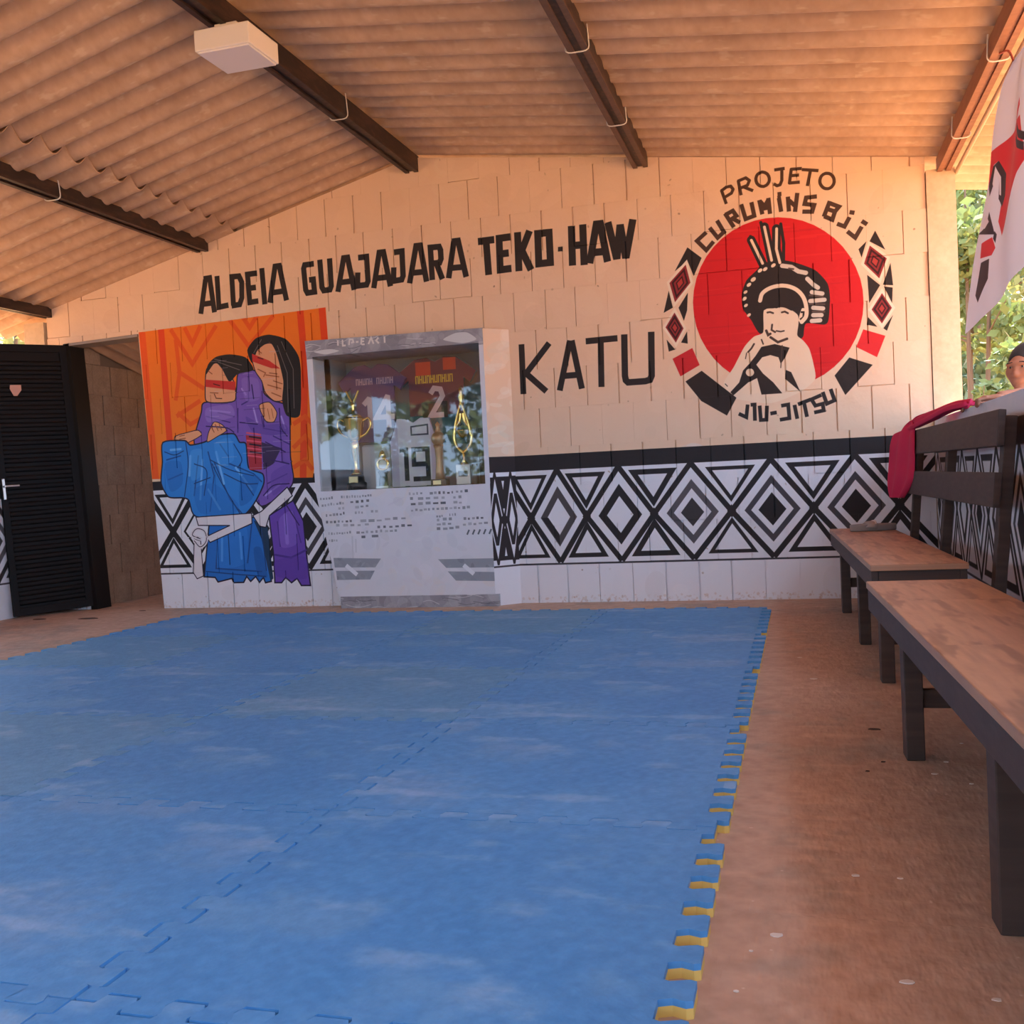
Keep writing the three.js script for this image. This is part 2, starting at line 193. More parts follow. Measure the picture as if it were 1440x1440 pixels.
  for (const [s, w] of [[[[0.054,1.899],[0.071,1.901],[0.09,1.892]], 0.012], [[[0.146,1.892],[0.165,1.895],[0.184,1.883]], 0.012], [[[0.081,1.817],[0.076,1.783],[0.098,1.767]], 0.012], [[[0.042,1.781],[0.053,1.751],[0.067,1.758]], 0.016], [[[0.106,1.774],[0.134,1.767],[0.155,1.77]], 0.009], [[[0.068,1.735],[0.113,1.699],[0.172,1.717]], 0.016], [[[-0.04,1.7],[-0.058,1.672],[-0.08,1.65]], 0.012], [[[0.009,1.725],[0.019,1.695]], 0.009], [[[-0.09,1.645],[-0.099,1.607]], 0.006], [[[0.14,1.676],[0.125,1.531]], 0.006], [[[-0.238,1.45],[-0.224,1.434]], 0.006]]) stroke(g, s, '#4a3a33', w, 'round');
  // ---- ring of painted shapes round the disc
  const mar = '#8e2a2c', edge = '#efdac0';
  for (const p of [[[-0.449,2.38],[-0.358,2.3],[-0.415,2.185],[-0.453,2.291],[-0.54,2.229]], [[-0.586,2.103],[-0.626,1.958],[-0.563,1.987]], [[-0.459,2.078],[-0.525,1.983],[-0.493,1.893],[-0.469,1.96]], [[-0.614,1.776],[-0.56,1.705],[-0.603,1.695]], [[-0.475,1.82],[-0.518,1.749],[-0.474,1.738]], [[-0.5,1.485],[-0.389,1.549],[-0.168,1.353],[-0.235,1.239],[-0.4,1.347]], [[0.742,2.359],[0.799,2.232],[0.706,2.295]], [[0.637,2.252],[0.687,2.297],[0.654,2.197]], [[0.827,2.146],[0.838,2.002],[0.777,2.011]], [[0.684,2.083],[0.76,2.01],[0.69,1.903]], [[0.835,1.988],[0.828,1.89],[0.782,2.0]], [[0.68,1.813],[0.734,1.747],[0.67,1.766]], [[0.831,1.814],[0.791,1.717],[0.77,1.734]], [[0.556,1.564],[0.697,1.506],[0.523,1.324],[0.461,1.454]]]) poly(g, p, DK);
  for (const p of [[[-0.46,2.283],[-0.43,2.141],[-0.552,2.005],[-0.588,2.157]], [[-0.552,1.97],[-0.488,1.842],[-0.553,1.735],[-0.628,1.86]], [[0.703,2.283],[0.816,2.178],[0.759,2.038],[0.658,2.155]], [[0.77,1.974],[0.836,1.859],[0.762,1.75],[0.693,1.86]]]) {
    poly(g, p, mar, edge, 0.017);
    const c = [0, 1].map((k) => (p[0][k] + p[1][k] + p[2][k] + p[3][k]) / 4), in_ = (s) => p.map((q) => [c[0] + (q[0] - c[0]) * s, c[1] + (q[1] - c[1]) * s]);
    poly(g, in_(0.62), null, '#3a1416', 0.012); poly(g, in_(0.3), '#b03a34', '#3a1416', 0.008);
  }
  poly(g, [[-0.58,1.644],[-0.445,1.706],[-0.401,1.589],[-0.532,1.522]], '#c9262c'); poly(g, [[0.648,1.738],[0.78,1.685],[0.725,1.553],[0.601,1.628]], '#d8282c');
  // ---- black and white diamond bands
  diamonds(g, [-4.52, -4.05, -3.6, -3.13], [0, 2, 4], 0.93, 0.6, 0.285, 1.0, '#211f22', 0.044);
  diamonds(g, [-1.62, -1.22, -0.75, -0.23, 0.3, 0.83], [1, 2, 3, 4, 4], 0.935, 0.6, 0.285, 1.045);
  // ---- orange panel with two figures embracing
  const OR = [[-4.726,2.174],[-3.117,2.223],[-3.11,1.796],[-3.296,0.968],[-4.684,1.021]];
  g.save(); path(g, OR, true); g.clip(); poly(g, OR, '#f27a1e');
  for (const s of [[[-4.704,2.18],[-4.658,1.016]], [[-4.687,2.171],[-4.64,1.015]]]) stroke(g, s, '#ee5a1c', 0.04);
  for (const s of [[[-4.525,2.195],[-4.498,1.009]], [[-3.327,2.224],[-3.311,1.811],[-3.378,0.957]], [[-3.148,2.237],[-3.134,1.798],[-3.248,0.951]]]) stroke(g, s, '#e6481a', 0.055);
  for (const s of [[[-4.439,2.173],[-4.265,1.892],[-4.04,2.169]], [[-4.316,2.177],[-4.254,2.05],[-4.177,2.18]], [[-4.4,2.093],[-4.382,1.832],[-4.431,1.621]], [[-4.399,1.848],[-4.174,1.695]], [[-4.431,1.498],[-4.214,1.606]], [[-3.934,2.22],[-3.771,1.988],[-3.55,2.2]], [[-3.816,2.224],[-3.754,2.129],[-3.682,2.219]], [[-4.42,1.528],[-4.312,1.429],[-4.187,1.483]], [[-3.435,1.376],[-3.334,1.429],[-3.272,1.366]], [[-3.446,1.198],[-3.342,1.281],[-3.283,1.189]], [[-3.455,1.05],[-3.353,1.104],[-3.292,1.027]]]) stroke(g, s, '#ea5c1a', 0.034);
  g.restore();
  const LN = '#221c30', SK = '#e2a074', BL = '#2c82d2', PU = '#7758b0';
  poly(g, blob([[-4.288,1.275],[-4.211,1.515],[-4.18,1.589],[-3.922,1.602],[-3.877,1.787],[-3.774,1.814],[-3.676,1.764],[-3.665,1.629],[-3.589,1.564],[-3.464,1.496],[-3.472,1.14],[-3.456,0.975],[-3.497,0.895],[-3.738,0.77],[-3.86,0.979],[-4.029,1.26]]), PU, LN, 0.01);
  poly(g, blob([[-4.143,1.844],[-4.058,1.886],[-3.993,1.833],[-3.914,1.729],[-3.915,1.586],[-4.095,1.58],[-4.166,1.606],[-4.163,1.724]]), SK, LN, 0.008);
  poly(g, blob([[-4.153,1.8],[-4.127,1.88],[-4.055,1.931],[-3.935,1.94],[-3.802,1.906],[-3.741,1.807],[-3.877,1.787],[-3.952,1.732],[-4.01,1.834],[-4.067,1.887]]), '#26221f');
  poly(g, [[-4.159,1.764],[-3.901,1.73],[-3.905,1.664],[-4.162,1.709]], '#c8342c'); stroke(g, [[-4.094,1.727],[-4.035,1.708]], '#501a18', 0.008); stroke(g, [[-4.09,1.651],[-4.075,1.615],[-4.024,1.609]], '#6a3a26', 0.007);
  poly(g, blob([[-3.753,1.935],[-3.663,1.987],[-3.579,1.995],[-3.532,1.902],[-3.491,1.751],[-3.497,1.573],[-3.581,1.561],[-3.652,1.628],[-3.679,1.72],[-3.728,1.798]]), SK, LN, 0.007);
  poly(g, blob([[-3.785,1.96],[-3.709,2.043],[-3.592,2.061],[-3.454,2.014],[-3.363,1.889],[-3.347,1.755],[-3.375,1.443],[-3.484,1.444],[-3.515,1.559],[-3.497,1.707],[-3.542,1.918],[-3.592,2.004],[-3.698,1.953],[-3.751,1.86]]), '#24201f');
  for (const s of [[[-3.66,2.032],[-3.733,1.933]], [[-3.496,2.003],[-3.41,1.789],[-3.42,1.494]], [[-3.531,1.976],[-3.461,1.763],[-3.471,1.467]], [[-4.073,1.915],[-3.839,1.851]], [[-4.041,1.89],[-3.858,1.815]]]) stroke(g, s, '#6a625e', 0.006);
  poly(g, [[-3.747,1.931],[-3.604,1.866],[-3.517,1.8],[-3.591,1.809],[-3.747,1.871]], '#c8342c'); stroke(g, [[-3.702,1.898],[-3.653,1.882]], '#501a18', 0.008);
  for (const s of [[[-3.643,1.762],[-3.529,1.739]], [[-3.631,1.686],[-3.517,1.649]], [[-3.602,1.625],[-3.521,1.589]], [[-3.707,1.811],[-3.642,1.777],[-3.661,1.748]]]) stroke(g, s, '#a55c36', 0.008);
  poly(g, blob([[-3.711,1.535],[-3.623,1.555],[-3.565,1.473],[-3.595,1.404],[-3.665,1.417]]), SK, LN, 0.006); for (const s of [[[-3.609,1.506],[-3.597,1.431]], [[-3.642,1.508],[-3.627,1.425]]]) stroke(g, s, '#a55c36', 0.005);
  poly(g, blob([[-4.455,1.343],[-4.351,1.367],[-4.25,1.38],[-4.223,1.34],[-4.353,1.286],[-4.453,1.292]]), SK, LN, 0.006);
  poly(g, blob([[-4.567,1.303],[-4.373,1.307],[-4.323,1.269],[-4.2,1.285],[-4.076,1.331],[-3.939,1.334],[-3.896,1.268],[-3.84,1.25],[-3.829,1.068],[-3.714,1.017],[-3.711,0.935],[-3.804,0.788],[-3.928,0.697],[-4.307,0.711],[-4.365,0.841],[-4.42,0.863],[-4.543,0.875],[-4.603,0.983],[-4.581,1.152]]), BL, LN, 0.011);
  poly(g, blob([[-4.173,1.284],[-4.157,1.359],[-4.104,1.435],[-4.037,1.41],[-4.002,1.362],[-4.077,1.324]]), SK, LN, 0.006);
  poly(g, [[-3.839,1.318],[-3.705,1.302],[-3.717,1.048],[-3.822,1.05]], '#a8303c'); for (let i = 0; i < 7; i++) { const y = [[-4.816,1.335],[-4.83,1.134]]; const q = [[-3.833,1.28],[-3.71,1.273]]; stroke(g, [[q[0][0] + 0.02 * (i % 2), y[0][1] + (y[1][1] - y[0][1]) * i / 7], [q[1][0], y[0][1] + (y[1][1] - y[0][1]) * i / 7 - 0.02]], i % 2 ? '#2c1c2c' : '#d8566a', 0.012); }
  poly(g, [[-3.708,1.257],[-3.544,1.203],[-3.618,1.088],[-3.704,1.047]], '#3a2c50');
  poly(g, [[-4.198,0.65],[-3.81,0.69],[-3.747,0.627],[-3.689,0.195],[-3.74,0.185],[-3.755,0.226],[-3.791,0.189],[-3.821,0.235],[-3.866,0.198],[-3.898,0.237],[-3.926,0.192],[-4.012,0.191],[-4.027,0.224],[-4.149,0.199],[-4.172,0.235],[-4.268,0.242]], '#2270c4', LN, 0.011);
  poly(g, [[-3.812,0.667],[-3.697,0.61],[-3.671,0.217],[-3.696,0.195],[-3.753,0.521]], '#1c3a58');
  poly(g, [[-3.679,0.697],[-3.469,0.804],[-3.393,0.645],[-3.379,0.331],[-3.363,0.157],[-3.439,0.158],[-3.472,0.213],[-3.52,0.181],[-3.567,0.222],[-3.603,0.183],[-3.66,0.184],[-3.659,0.413]], '#6848ae', LN, 0.011);
  stroke(g, [[-3.652,0.398],[-3.512,0.371],[-3.38,0.428]], '#4a3288', 0.016); stroke(g, [[-3.542,0.695],[-3.538,0.485]], '#9a80d4', 0.03, 'round'); stroke(g, [[-3.611,0.652],[-3.598,0.456]], '#4a3288', 0.01); stroke(g, [[-3.474,0.722],[-3.423,0.481]], '#4a3288', 0.01);
  for (const s of [[[-4.171,1.207],[-4.131,1.022],[-4.183,0.749]], [[-4.124,1.129],[-4.005,0.834],[-3.91,0.724]], [[-3.988,1.106],[-3.79,1.021],[-3.726,0.958]], [[-4.541,1.165],[-4.416,1.19]], [[-4.534,1.01],[-4.407,1.051]], [[-4.259,1.181],[-4.314,0.877]], [[-4.064,1.262],[-4.001,1.168]], [[-4.124,0.594],[-4.159,0.304],[-3.769,0.272]], [[-3.831,0.63],[-3.883,0.343]]]) stroke(g, s, '#1c4c8c', 0.011, 'round', 'round');
  for (const s of [[[-4.226,1.149],[-4.263,0.845]], [[-4.102,1.204],[-4.049,0.957]], [[-3.939,1.074],[-3.814,0.901]], [[-4.501,1.24],[-4.412,1.243]], [[-4.09,0.578],[-4.104,0.364]], [[-3.936,0.573],[-3.932,0.375]], [[-4.189,0.918],[-4.096,0.761]], [[-4.328,1.185],[-4.347,1.033]]]) stroke(g, s, '#6ab0ea', 0.018, 'round', 'round');
  for (const s of [[[-4.065,1.505],[-3.931,1.466]], [[-4.17,1.482],[-3.968,1.423]], [[-3.794,1.758],[-3.797,1.578],[-3.858,1.552]], [[-3.696,1.452],[-3.685,1.361],[-3.504,1.32]], [[-3.605,1.297],[-3.477,1.23]], [[-3.677,0.941],[-3.507,1.007]], [[-3.893,1.524],[-3.905,1.344]]]) stroke(g, s, '#46307c', 0.01, 'round', 'round');
  for (const s of [[[-4.133,1.525],[-3.963,1.499]], [[-3.759,1.516],[-3.733,1.394]], [[-3.53,1.441],[-3.503,1.35]], [[-3.699,0.851],[-3.561,0.935]], [[-3.85,1.672],[-3.819,1.625]]]) stroke(g, s, '#a48cd6', 0.014, 'round', 'round');
  for (const [q, col] of [[[[-4.561,1.136],[-4.419,1.144],[-4.412,0.974],[-4.522,0.917]], '#1f68b8'], [[[-4.311,0.923],[-4.135,0.961],[-3.939,0.801],[-3.978,0.726],[-4.27,0.737]], '#2170c2'], [[[-4.115,1.265],[-3.975,1.303],[-3.952,1.135],[-4.073,1.111]], '#3f94e0'], [[[-3.892,1.011],[-3.741,0.989],[-3.819,0.826],[-3.923,0.785]], '#1d63b2'], [[[-4.326,1.216],[-4.221,1.225],[-4.251,1.028],[-4.332,1.001]], '#4a9ae2'], [[[-4.105,0.609],[-3.882,0.632],[-3.9,0.344],[-4.141,0.319]], '#2f82d8'], [[[-3.825,0.448],[-3.758,0.446],[-3.72,0.233],[-3.804,0.25]], '#185298']]) { g.globalAlpha = 0.55; poly(g, blob(q), col); } g.globalAlpha = 1;
  for (const [q, col] of [[[[-4.166,1.542],[-3.959,1.559],[-3.931,1.466],[-4.156,1.435]], '#9078c6'], [[[-3.846,1.747],[-3.712,1.737],[-3.704,1.587],[-3.822,1.58]], '#8a70c2'], [[[-3.83,1.46],[-3.699,1.392],[-3.501,1.38],[-3.49,1.29],[-3.77,1.336]], '#5c429a'], [[[-3.639,1.014],[-3.486,1.081],[-3.476,0.961],[-3.633,0.848]], '#644aa4'], [[[-3.594,0.667],[-3.474,0.722],[-3.456,0.482],[-3.59,0.456]], '#8468c8'], [[[-3.646,0.352],[-3.396,0.376],[-3.39,0.211],[-3.637,0.231]], '#5a3ca0']]) { g.globalAlpha = 0.6; poly(g, blob(q), col); } g.globalAlpha = 1;
  for (const s of [[[-4.363,1.294],[-4.353,1.125],[-4.401,0.873]], [[-4.298,1.122],[-4.197,1.071],[-4.227,0.874]], [[-4.157,1.146],[-3.991,1.061],[-3.791,1.006]], [[-4.142,1.114],[-4.066,0.958],[-3.927,0.724]], [[-3.944,1.256],[-3.884,1.131],[-3.922,1.073]], [[-4.555,1.228],[-4.468,1.2],[-4.387,1.227]], [[-4.308,0.969],[-4.166,1.009]], [[-3.862,0.949],[-3.8,0.856]], [[-4.044,1.033],[-3.862,0.949],[-3.761,0.944]], [[-3.749,0.597],[-3.726,0.279]], [[-4.037,0.607],[-4.037,0.332]], [[-4.247,0.283],[-3.973,0.254],[-3.737,0.234]]]) curve(g, s, '#173f74', 0.008);
  for (const s of [[[-4.175,1.406],[-3.988,1.379],[-3.939,1.346]], [[-3.883,1.418],[-3.733,1.394]], [[-3.764,1.696],[-3.754,1.59]], [[-3.543,1.502],[-3.535,1.352],[-3.49,1.29]], [[-3.674,1.256],[-3.513,1.172]], [[-3.633,1.118],[-3.486,1.081]], [[-3.716,0.852],[-3.628,0.923],[-3.495,0.932]], [[-3.537,0.785],[-3.431,0.616]]]) curve(g, s, '#33205e', 0.009);
  for (const s of [[[-4.132,1.4],[-4.109,1.356]], [[-4.097,1.416],[-4.074,1.366]], [[-4.062,1.414],[-4.043,1.37]], [[-4.414,1.343],[-4.37,1.349]], [[-4.416,1.32],[-4.363,1.325]], [[-3.674,1.54],[-3.671,1.45]], [[-4.124,1.661],[-4.056,1.653]], [[-4.13,1.828],[-4.098,1.803]], [[-3.698,1.953],[-3.666,1.928]], [[-3.609,1.774],[-3.544,1.762]], [[-3.58,1.713],[-3.507,1.685]]]) stroke(g, s, '#8a4a2c', 0.006, 'round');
  for (let k = 0; k < 34; k++) { const y0 = [[-4.77,2.0],[-4.835,1.056]], xx = [[-4.181,1.574],[-3.443,1.525]], y = rr(y0[1][1], y0[0][1]), x = rr(xx[0][0], xx[1][0] - 0.1); g.globalAlpha = 0.4; stroke(g, [[x, y], [x + rr(0.05, 0.2), y]], k % 3 ? '#c9c0d8' : '#2a2038', 0.004); } g.globalAlpha = 1; // roller marks along the block courses
  const BW = '#dcdadf';
  poly(g, [[-4.311,0.708],[-3.825,0.721],[-3.827,0.642],[-4.198,0.508],[-4.234,0.552],[-4.018,0.633],[-4.294,0.643]], BW, LN, 0.008);
  poly(g, [[-3.816,0.702],[-3.74,0.732],[-3.513,0.906],[-3.474,0.839],[-3.675,0.697],[-3.711,0.608],[-3.764,0.619]], BW, LN, 0.008);
  poly(g, [[-4.336,0.54],[-4.281,0.522],[-4.274,0.248],[-4.331,0.228],[-4.363,0.278]], BW, LN, 0.007);
  curve(g, [[-4.283,0.538],[-4.351,0.571],[-4.313,0.616],[-4.245,0.598],[-4.232,0.521],[-4.287,0.476],[-4.337,0.524]], BW, 0.03); curve(g, [[-4.283,0.538],[-4.351,0.571],[-4.313,0.616],[-4.245,0.598],[-4.232,0.521],[-4.287,0.476],[-4.337,0.524]], LN, 0.006);
}

// ================================================================ materials
const M = (o) => new THREE.MeshStandardMaterial(o);
const lin = (r, g, b) => new THREE.Color().setRGB(r, g, b);
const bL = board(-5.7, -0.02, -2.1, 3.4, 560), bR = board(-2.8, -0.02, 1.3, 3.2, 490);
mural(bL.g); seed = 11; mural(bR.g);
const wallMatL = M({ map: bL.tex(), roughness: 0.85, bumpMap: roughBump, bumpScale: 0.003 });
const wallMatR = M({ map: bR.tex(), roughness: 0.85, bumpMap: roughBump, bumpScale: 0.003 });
const plasterTex = dataTex(256, (u, v) => { const n = fbm(u, v, 6, 5), s = fbm(u, v, 40, 2); return mixc([206, 180, 148], [222, 198, 164], n).map((k) => k - 14 * (s - 0.5)); }, 0.9);
const plaster = M({ map: plasterTex, roughness: 0.9, bumpMap: roughBump, bumpScale: 0.003 });
const rawTex = dataTex(256, (u, v) => mixc([140, 120, 102], [172, 150, 128], fbm(u, v, 7, 5)).map((k) => k + 22 * (fbm(u, v, 60, 2) - 0.5)), 0.6);
const rawBlock = M({ map: rawTex, roughness: 0.95, bumpMap: roughBump, bumpScale: 0.006 });
const mortar = M({ color: lin(0.2, 0.15, 0.11), roughness: 1 });
const floorTex = dataTex(768, (u, v) => {
  const a = fbm(u, v, 3, 6), b = fbm(u + 0.37, v + 0.11, 9, 5), f = fbm(u, v, 90, 3), st = fbm(u, v, 12, 4, 1, 4);
  let c = mixc([172, 144, 124], [204, 176, 154], a); c = mixc(c, [160, 146, 132], smooth(0.52, 0.68, b) * 0.75); c = mixc(c, [204, 172, 148], smooth(0.6, 0.75, st) * 0.4);
  c = c.map((k) => k + 30 * (f - 0.5)); if (vnoise(u * 300, v * 300, 300) > 0.985) c = [214, 196, 180]; return c;
}, 3.2);
const floorBump = dataTex(512, (u, v) => grey(255 * (0.6 * fbm(u, v, 24, 4, 4, 1) + 0.4 * fbm(u, v, 40, 3))), 1.1, false);
const floorMat = M({ map: floorTex, roughness: 0.7, bumpMap: floorBump, bumpScale: 0.004 });
const earthTex = dataTex(512, (u, v) => { const n = fbm(u, v, 5, 6); return mixc([186, 130, 84], [220, 166, 114], n); }, 7);
const earthMat = M({ map: earthTex, roughness: 1 });
const sheetTex = dataTex(512, (u, v) => { const n = fbm(u, v, 4, 6), s = fbm(u, v, 30, 3), k = fbm(u, v, 14, 3, 4, 1); let c = mixc([180, 146, 118], [206, 172, 142], n); c = mixc(c, [214, 190, 160], smooth(0.66, 0.8, k) * 0.45); return c.map((q) => q + 22 * (s - 0.5)); }, 1.3);
const sheetMat = M({ map: sheetTex, roughness: 0.95, bumpMap: roughBump, bumpScale: 0.002 });
const steelTex = dataTex(256, (u, v) => mixc([46, 34, 30], [74, 52, 42], smooth(0.4, 0.75, fbm(u, v, 8, 5, 1, 4))), 0.8);
const steel = M({ map: steelTex, roughness: 0.5, metalness: 0.15 });
const litSteelTex = dataTex(256, (u, v) => mixc([122, 76, 56], [164, 110, 82], fbm(u, v, 8, 5, 1, 4)), 0.7);
const litSteel = M({ map: litSteelTex, roughness: 0.55, metalness: 0.1 });  // lighter copy of the beam steel, with the light it catches put in
const litFlangeTex = dataTex(256, (u, v) => mixc([78, 58, 50], [108, 82, 68], fbm(u, v, 8, 5, 1, 4)), 0.7), litFlangeSteel = M({ map: litFlangeTex, roughness: 0.5, metalness: 0.15 });  // lower flange tone: brightness of the lit underside is in the colour
const tieMat = M({ color: lin(0.72, 0.68, 0.62), roughness: 0.45 });
const blackSteel = new THREE.MeshPhysicalMaterial({ color: lin(0.006, 0.0045, 0.0045), roughness: 0.6, specularIntensity: 0.45 });

// ================================================================ floor, ground
struct(obj('ground', at(new THREE.PlaneGeometry(160, 160).rotateX(-Math.PI / 2), 0, -0.13, 0), earthMat), 'reddish earth ground outside the shelter');
{ const u = scene.children.at(-1).geometry.attributes.uv; for (let i = 0; i < u.count; i++) u.setXY(i, u.getX(i) * 160, u.getY(i) * 160); }
struct(obj('floor', metreBox(-5.9, 1.5, -0.2, 0, -3.2, 9.4), floorMat), 'reddish brown worn concrete floor');
const theFloor = scene.children.at(-1);

// ================================================================ back wall of painted blocks
const ZW = -0.6, RX = -2.389, RY = 3.273, SR = -0.1279, SL = 0.2557;
const roofY = (x) => RY + (x > RX ? SR : SL) * (x - RX);
const DL = (y) => -5.29 - 0.055 * y, DR = (y) => -4.64 - 0.042 * y, DTOP = 2.14;       // door opening, its jambs lean a little
const NX0 = -3.18, NX1 = -1.88, NY0 = 0.86, NY1 = 1.87;                                // niche of the showcase
const XL = -5.58, XR = 1.05;
const wallBack = structGroup('wall_back', 'painted block wall with mural, lettering and diamond band');
{
  // backing in two pieces so that each half carries its own board of paint
  const half = (pts, holes, mat, name) => { const q = new THREE.Shape(pts.map(([x, y]) => new THREE.Vector2(x, y))); for (const h of holes) q.holes.push(new THREE.Path(h.map(([x, y]) => new THREE.Vector2(x, y)))); obj(name, at(new THREE.ExtrudeGeometry(q, { depth: 0.14, bevelEnabled: false }), 0, 0, ZW - 0.152), mat, wallBack); };
  const C = -2.5;
  half([[XL, 0], [DL(0), 0], [DL(DTOP), DTOP], [DR(DTOP), DTOP], [DR(0), 0], [C, 0], [C, NY0], [NX0, NY0], [NX0, NY1], [C, NY1], [C, roofY(C) - 0.04], [XL, roofY(XL) - 0.04]], [], wallMatL, 'mortar_bed');
  half([[C, 0], [XR, 0], [XR, roofY(XR) - 0.04], [RX, RY - 0.04], [C, roofY(C) - 0.04], [C, NY1], [NX1, NY1], [NX1, NY0], [C, NY0]], [], wallMatR, 'mortar_bed');
  const BW = 0.2235, BH = 0.274;
  seed = 21;
  for (let r = 0; r < 12; r++) {
    const y0 = r * BH, y1 = y0 + BH; let x = XL - (r % 2) * BW * 0.5;
    while (x < XR) {
      const w = BW * rr(0.96, 1.04), gap = rnd() < 0.6 ? rr(0.005, 0.012) : 0.0008, gy = rnd() < 0.07 ? 0.006 : 0.0002;
      const a = Math.max(XL, x + gap / 2), b = Math.min(XR, x + w - gap / 2); x += w;
      if (b - a < 0.03) continue;
      let pieces = [[[a, y0 + gy], [b, y0 + gy], [b, y1 - 0.0002], [a, y1 - 0.0002]]];
      const cut = (yt, yb, l, rgt) => { // leave out what lies in an opening
        const out = [];
        for (const q of pieces) {
          const my = Math.min(...q.map((k) => k[1])), My = Math.max(...q.map((k) => k[1])), mx = Math.min(...q.map((k) => k[0])), Mx = Math.max(...q.map((k) => k[0]));
          if (my >= yt || My <= yb || Mx <= Math.min(l(yt), l(yb)) || mx >= Math.max(rgt(yt), rgt(yb))) { out.push(q); continue; }
          const sl = (l(1) - l(0)), sr = (rgt(1) - rgt(0));
          const L = clip(q, 1, -sl, l(0)), R = clip(q, -1, sr, -rgt(0));
          for (const k of [L, R]) if (k.length > 2) out.push(k);
          let mid = clip(clip(q, -1, sl, -l(0)), 1, -sr, rgt(0));
          const U = clip(mid, 0, -1, -yt), D = clip(mid, 0, 1, yb);
          for (const k of [U, D]) if (k.length > 2) out.push(k);
        }
        pieces = out;
      };
      cut(DTOP, -1, DL, DR); cut(1.94, -1, () => -3.19, () => -1.86);
      for (let q of pieces) {
        q = clip(q, -SR, 1, RY - 0.045 - SR * RX); q = clip(q, -SL, 1, RY - 0.045 - SL * RX);
        if (q.length < 3) continue;
        const ax = q.map((k) => k[0]), ay = q.map((k) => k[1]); if (Math.max(...ax) - Math.min(...ax) < 0.02 || Math.max(...ay) - Math.min(...ay) < 0.02) continue;
        const cx = (Math.min(...ax) + Math.max(...ax)) / 2;
        obj('block', prism(q, ZW - 0.011, ZW + rr(-0.0004, 0.0004)), cx < -2.45 ? wallMatL : wallMatR, wallBack);
      }
    }
  }
}
// pillars that close the wall at both ends
for (const [x0, x1, top, n] of [[1.055, 1.225, 2.7, 1], [-5.79, -5.6, 2.33, 2]]) { const t = struct(obj('trim_' + n, metreBox(x0, x1, -0.1, top, -0.75, -0.59), plaster), n === 1 ? 'cream plastered corner pillar beside the hanging flag' : 'cream plastered corner pillar above the black door'); t.name = 'trim_' + n; }

// ================================================================ side parapets with the same diamond band
const bP = board(-1, -0.02, 6.2, 1.2, 284);
{ const g = bP.g; g.fillStyle = COOL_LIT_WHITE; g.fillRect(-1, -0.1, 8, 2); mottle(g, -1, 0, 6.2, 1.2, 200, ['#ececef', '#d2d2d6'], 0.02, 0.12, 0.35);
  const xs = []; for (let z = -0.75; z < 6.3; z += 0.5) xs.push(z); diamonds(g, xs, [4, 3, 2, 4, 1], 0.92, 0.6, 0.285, 1.03); }
const parMat = M({ map: bP.tex(), roughness: 0.85, bumpMap: roughBump, bumpScale: 0.003 });
struct(obj('wall_right', metreBox(1.055, 1.225, -0.1, 1.13, -0.59, 6.2), parMat), 'low white side wall with painted black diamonds behind the benches');
struct(obj('wall_left', metreBox(-5.82, -5.66, -0.1, 1.13, -0.59, 6.2), parMat), 'low white side wall with painted diamonds beside the black door');
struct(obj('wall_front', metreBox(-5.82, 1.225, -0.1, 1.0, 9.2, 9.36), plaster), 'low wall at the open front of the shelter');
for (const [x, z] of [[1.14, 6.3], [-5.74, 6.3], [1.14, 9.28], [-5.74, 9.28]]) { const n = 3 + (taken.pp = (taken.pp ?? -1) + 1); const t = struct(obj('trim_' + n, metreBox(x - 0.085, x + 0.085, -0.1, roofY(x) - 0.16, z - 0.085, z + 0.085), plaster), 'plastered roof post on the side wall'); t.name = 'trim_' + n; }

// ================================================================ store room behind the door
const store = structGroup('wall_store', 'bare block side wall of the store room inside the doorway');
{
  seed = 33; obj('mortar_bed', at(prism([[0.76, 0], [2.9, 0], [2.9, 1.68], [0.76, 2.19]], 0, 0.2).rotateY(Math.PI / 2), -5.6, 0, 0), mortar, store);
  for (let r = 0; r < 9; r++) for (let k = -1; k < 10; k++) {
    const z1 = -0.76 - (k + (r % 2) * 0.5) * 0.235, z0 = z1 - 0.235, a = Math.max(z0 + rr(0.003, 0.01), -2.9), b = Math.min(z1 - 0.003, -0.762); if (b - a < 0.05 || 2.1 + (a + 0.75) * 0.24 < r * 0.25 + 0.03) continue;
    obj('block', metreBox(-5.41, -5.39 + rr(0, 0.006), r * 0.25 + rr(0.0005, 0.002), Math.min(2.21 + (b + 0.75) * 0.24, (r + 1) * 0.25 - 0.0005), a, b), rawBlock, store);
  }
}
struct(obj('wall_store_back', metreBox(-5.6, -1.4, 0, 1.1, -3.05, -2.9), rawBlock), 'bare block rear wall of the store room, kept low to let light in');  // unseen wall, made half height so light enters above it
struct(obj('wall_store_side', metreBox(-1.5, -1.35, 0, 2.25, -2.9, -0.76), rawBlock), 'bare block partition of the store room');

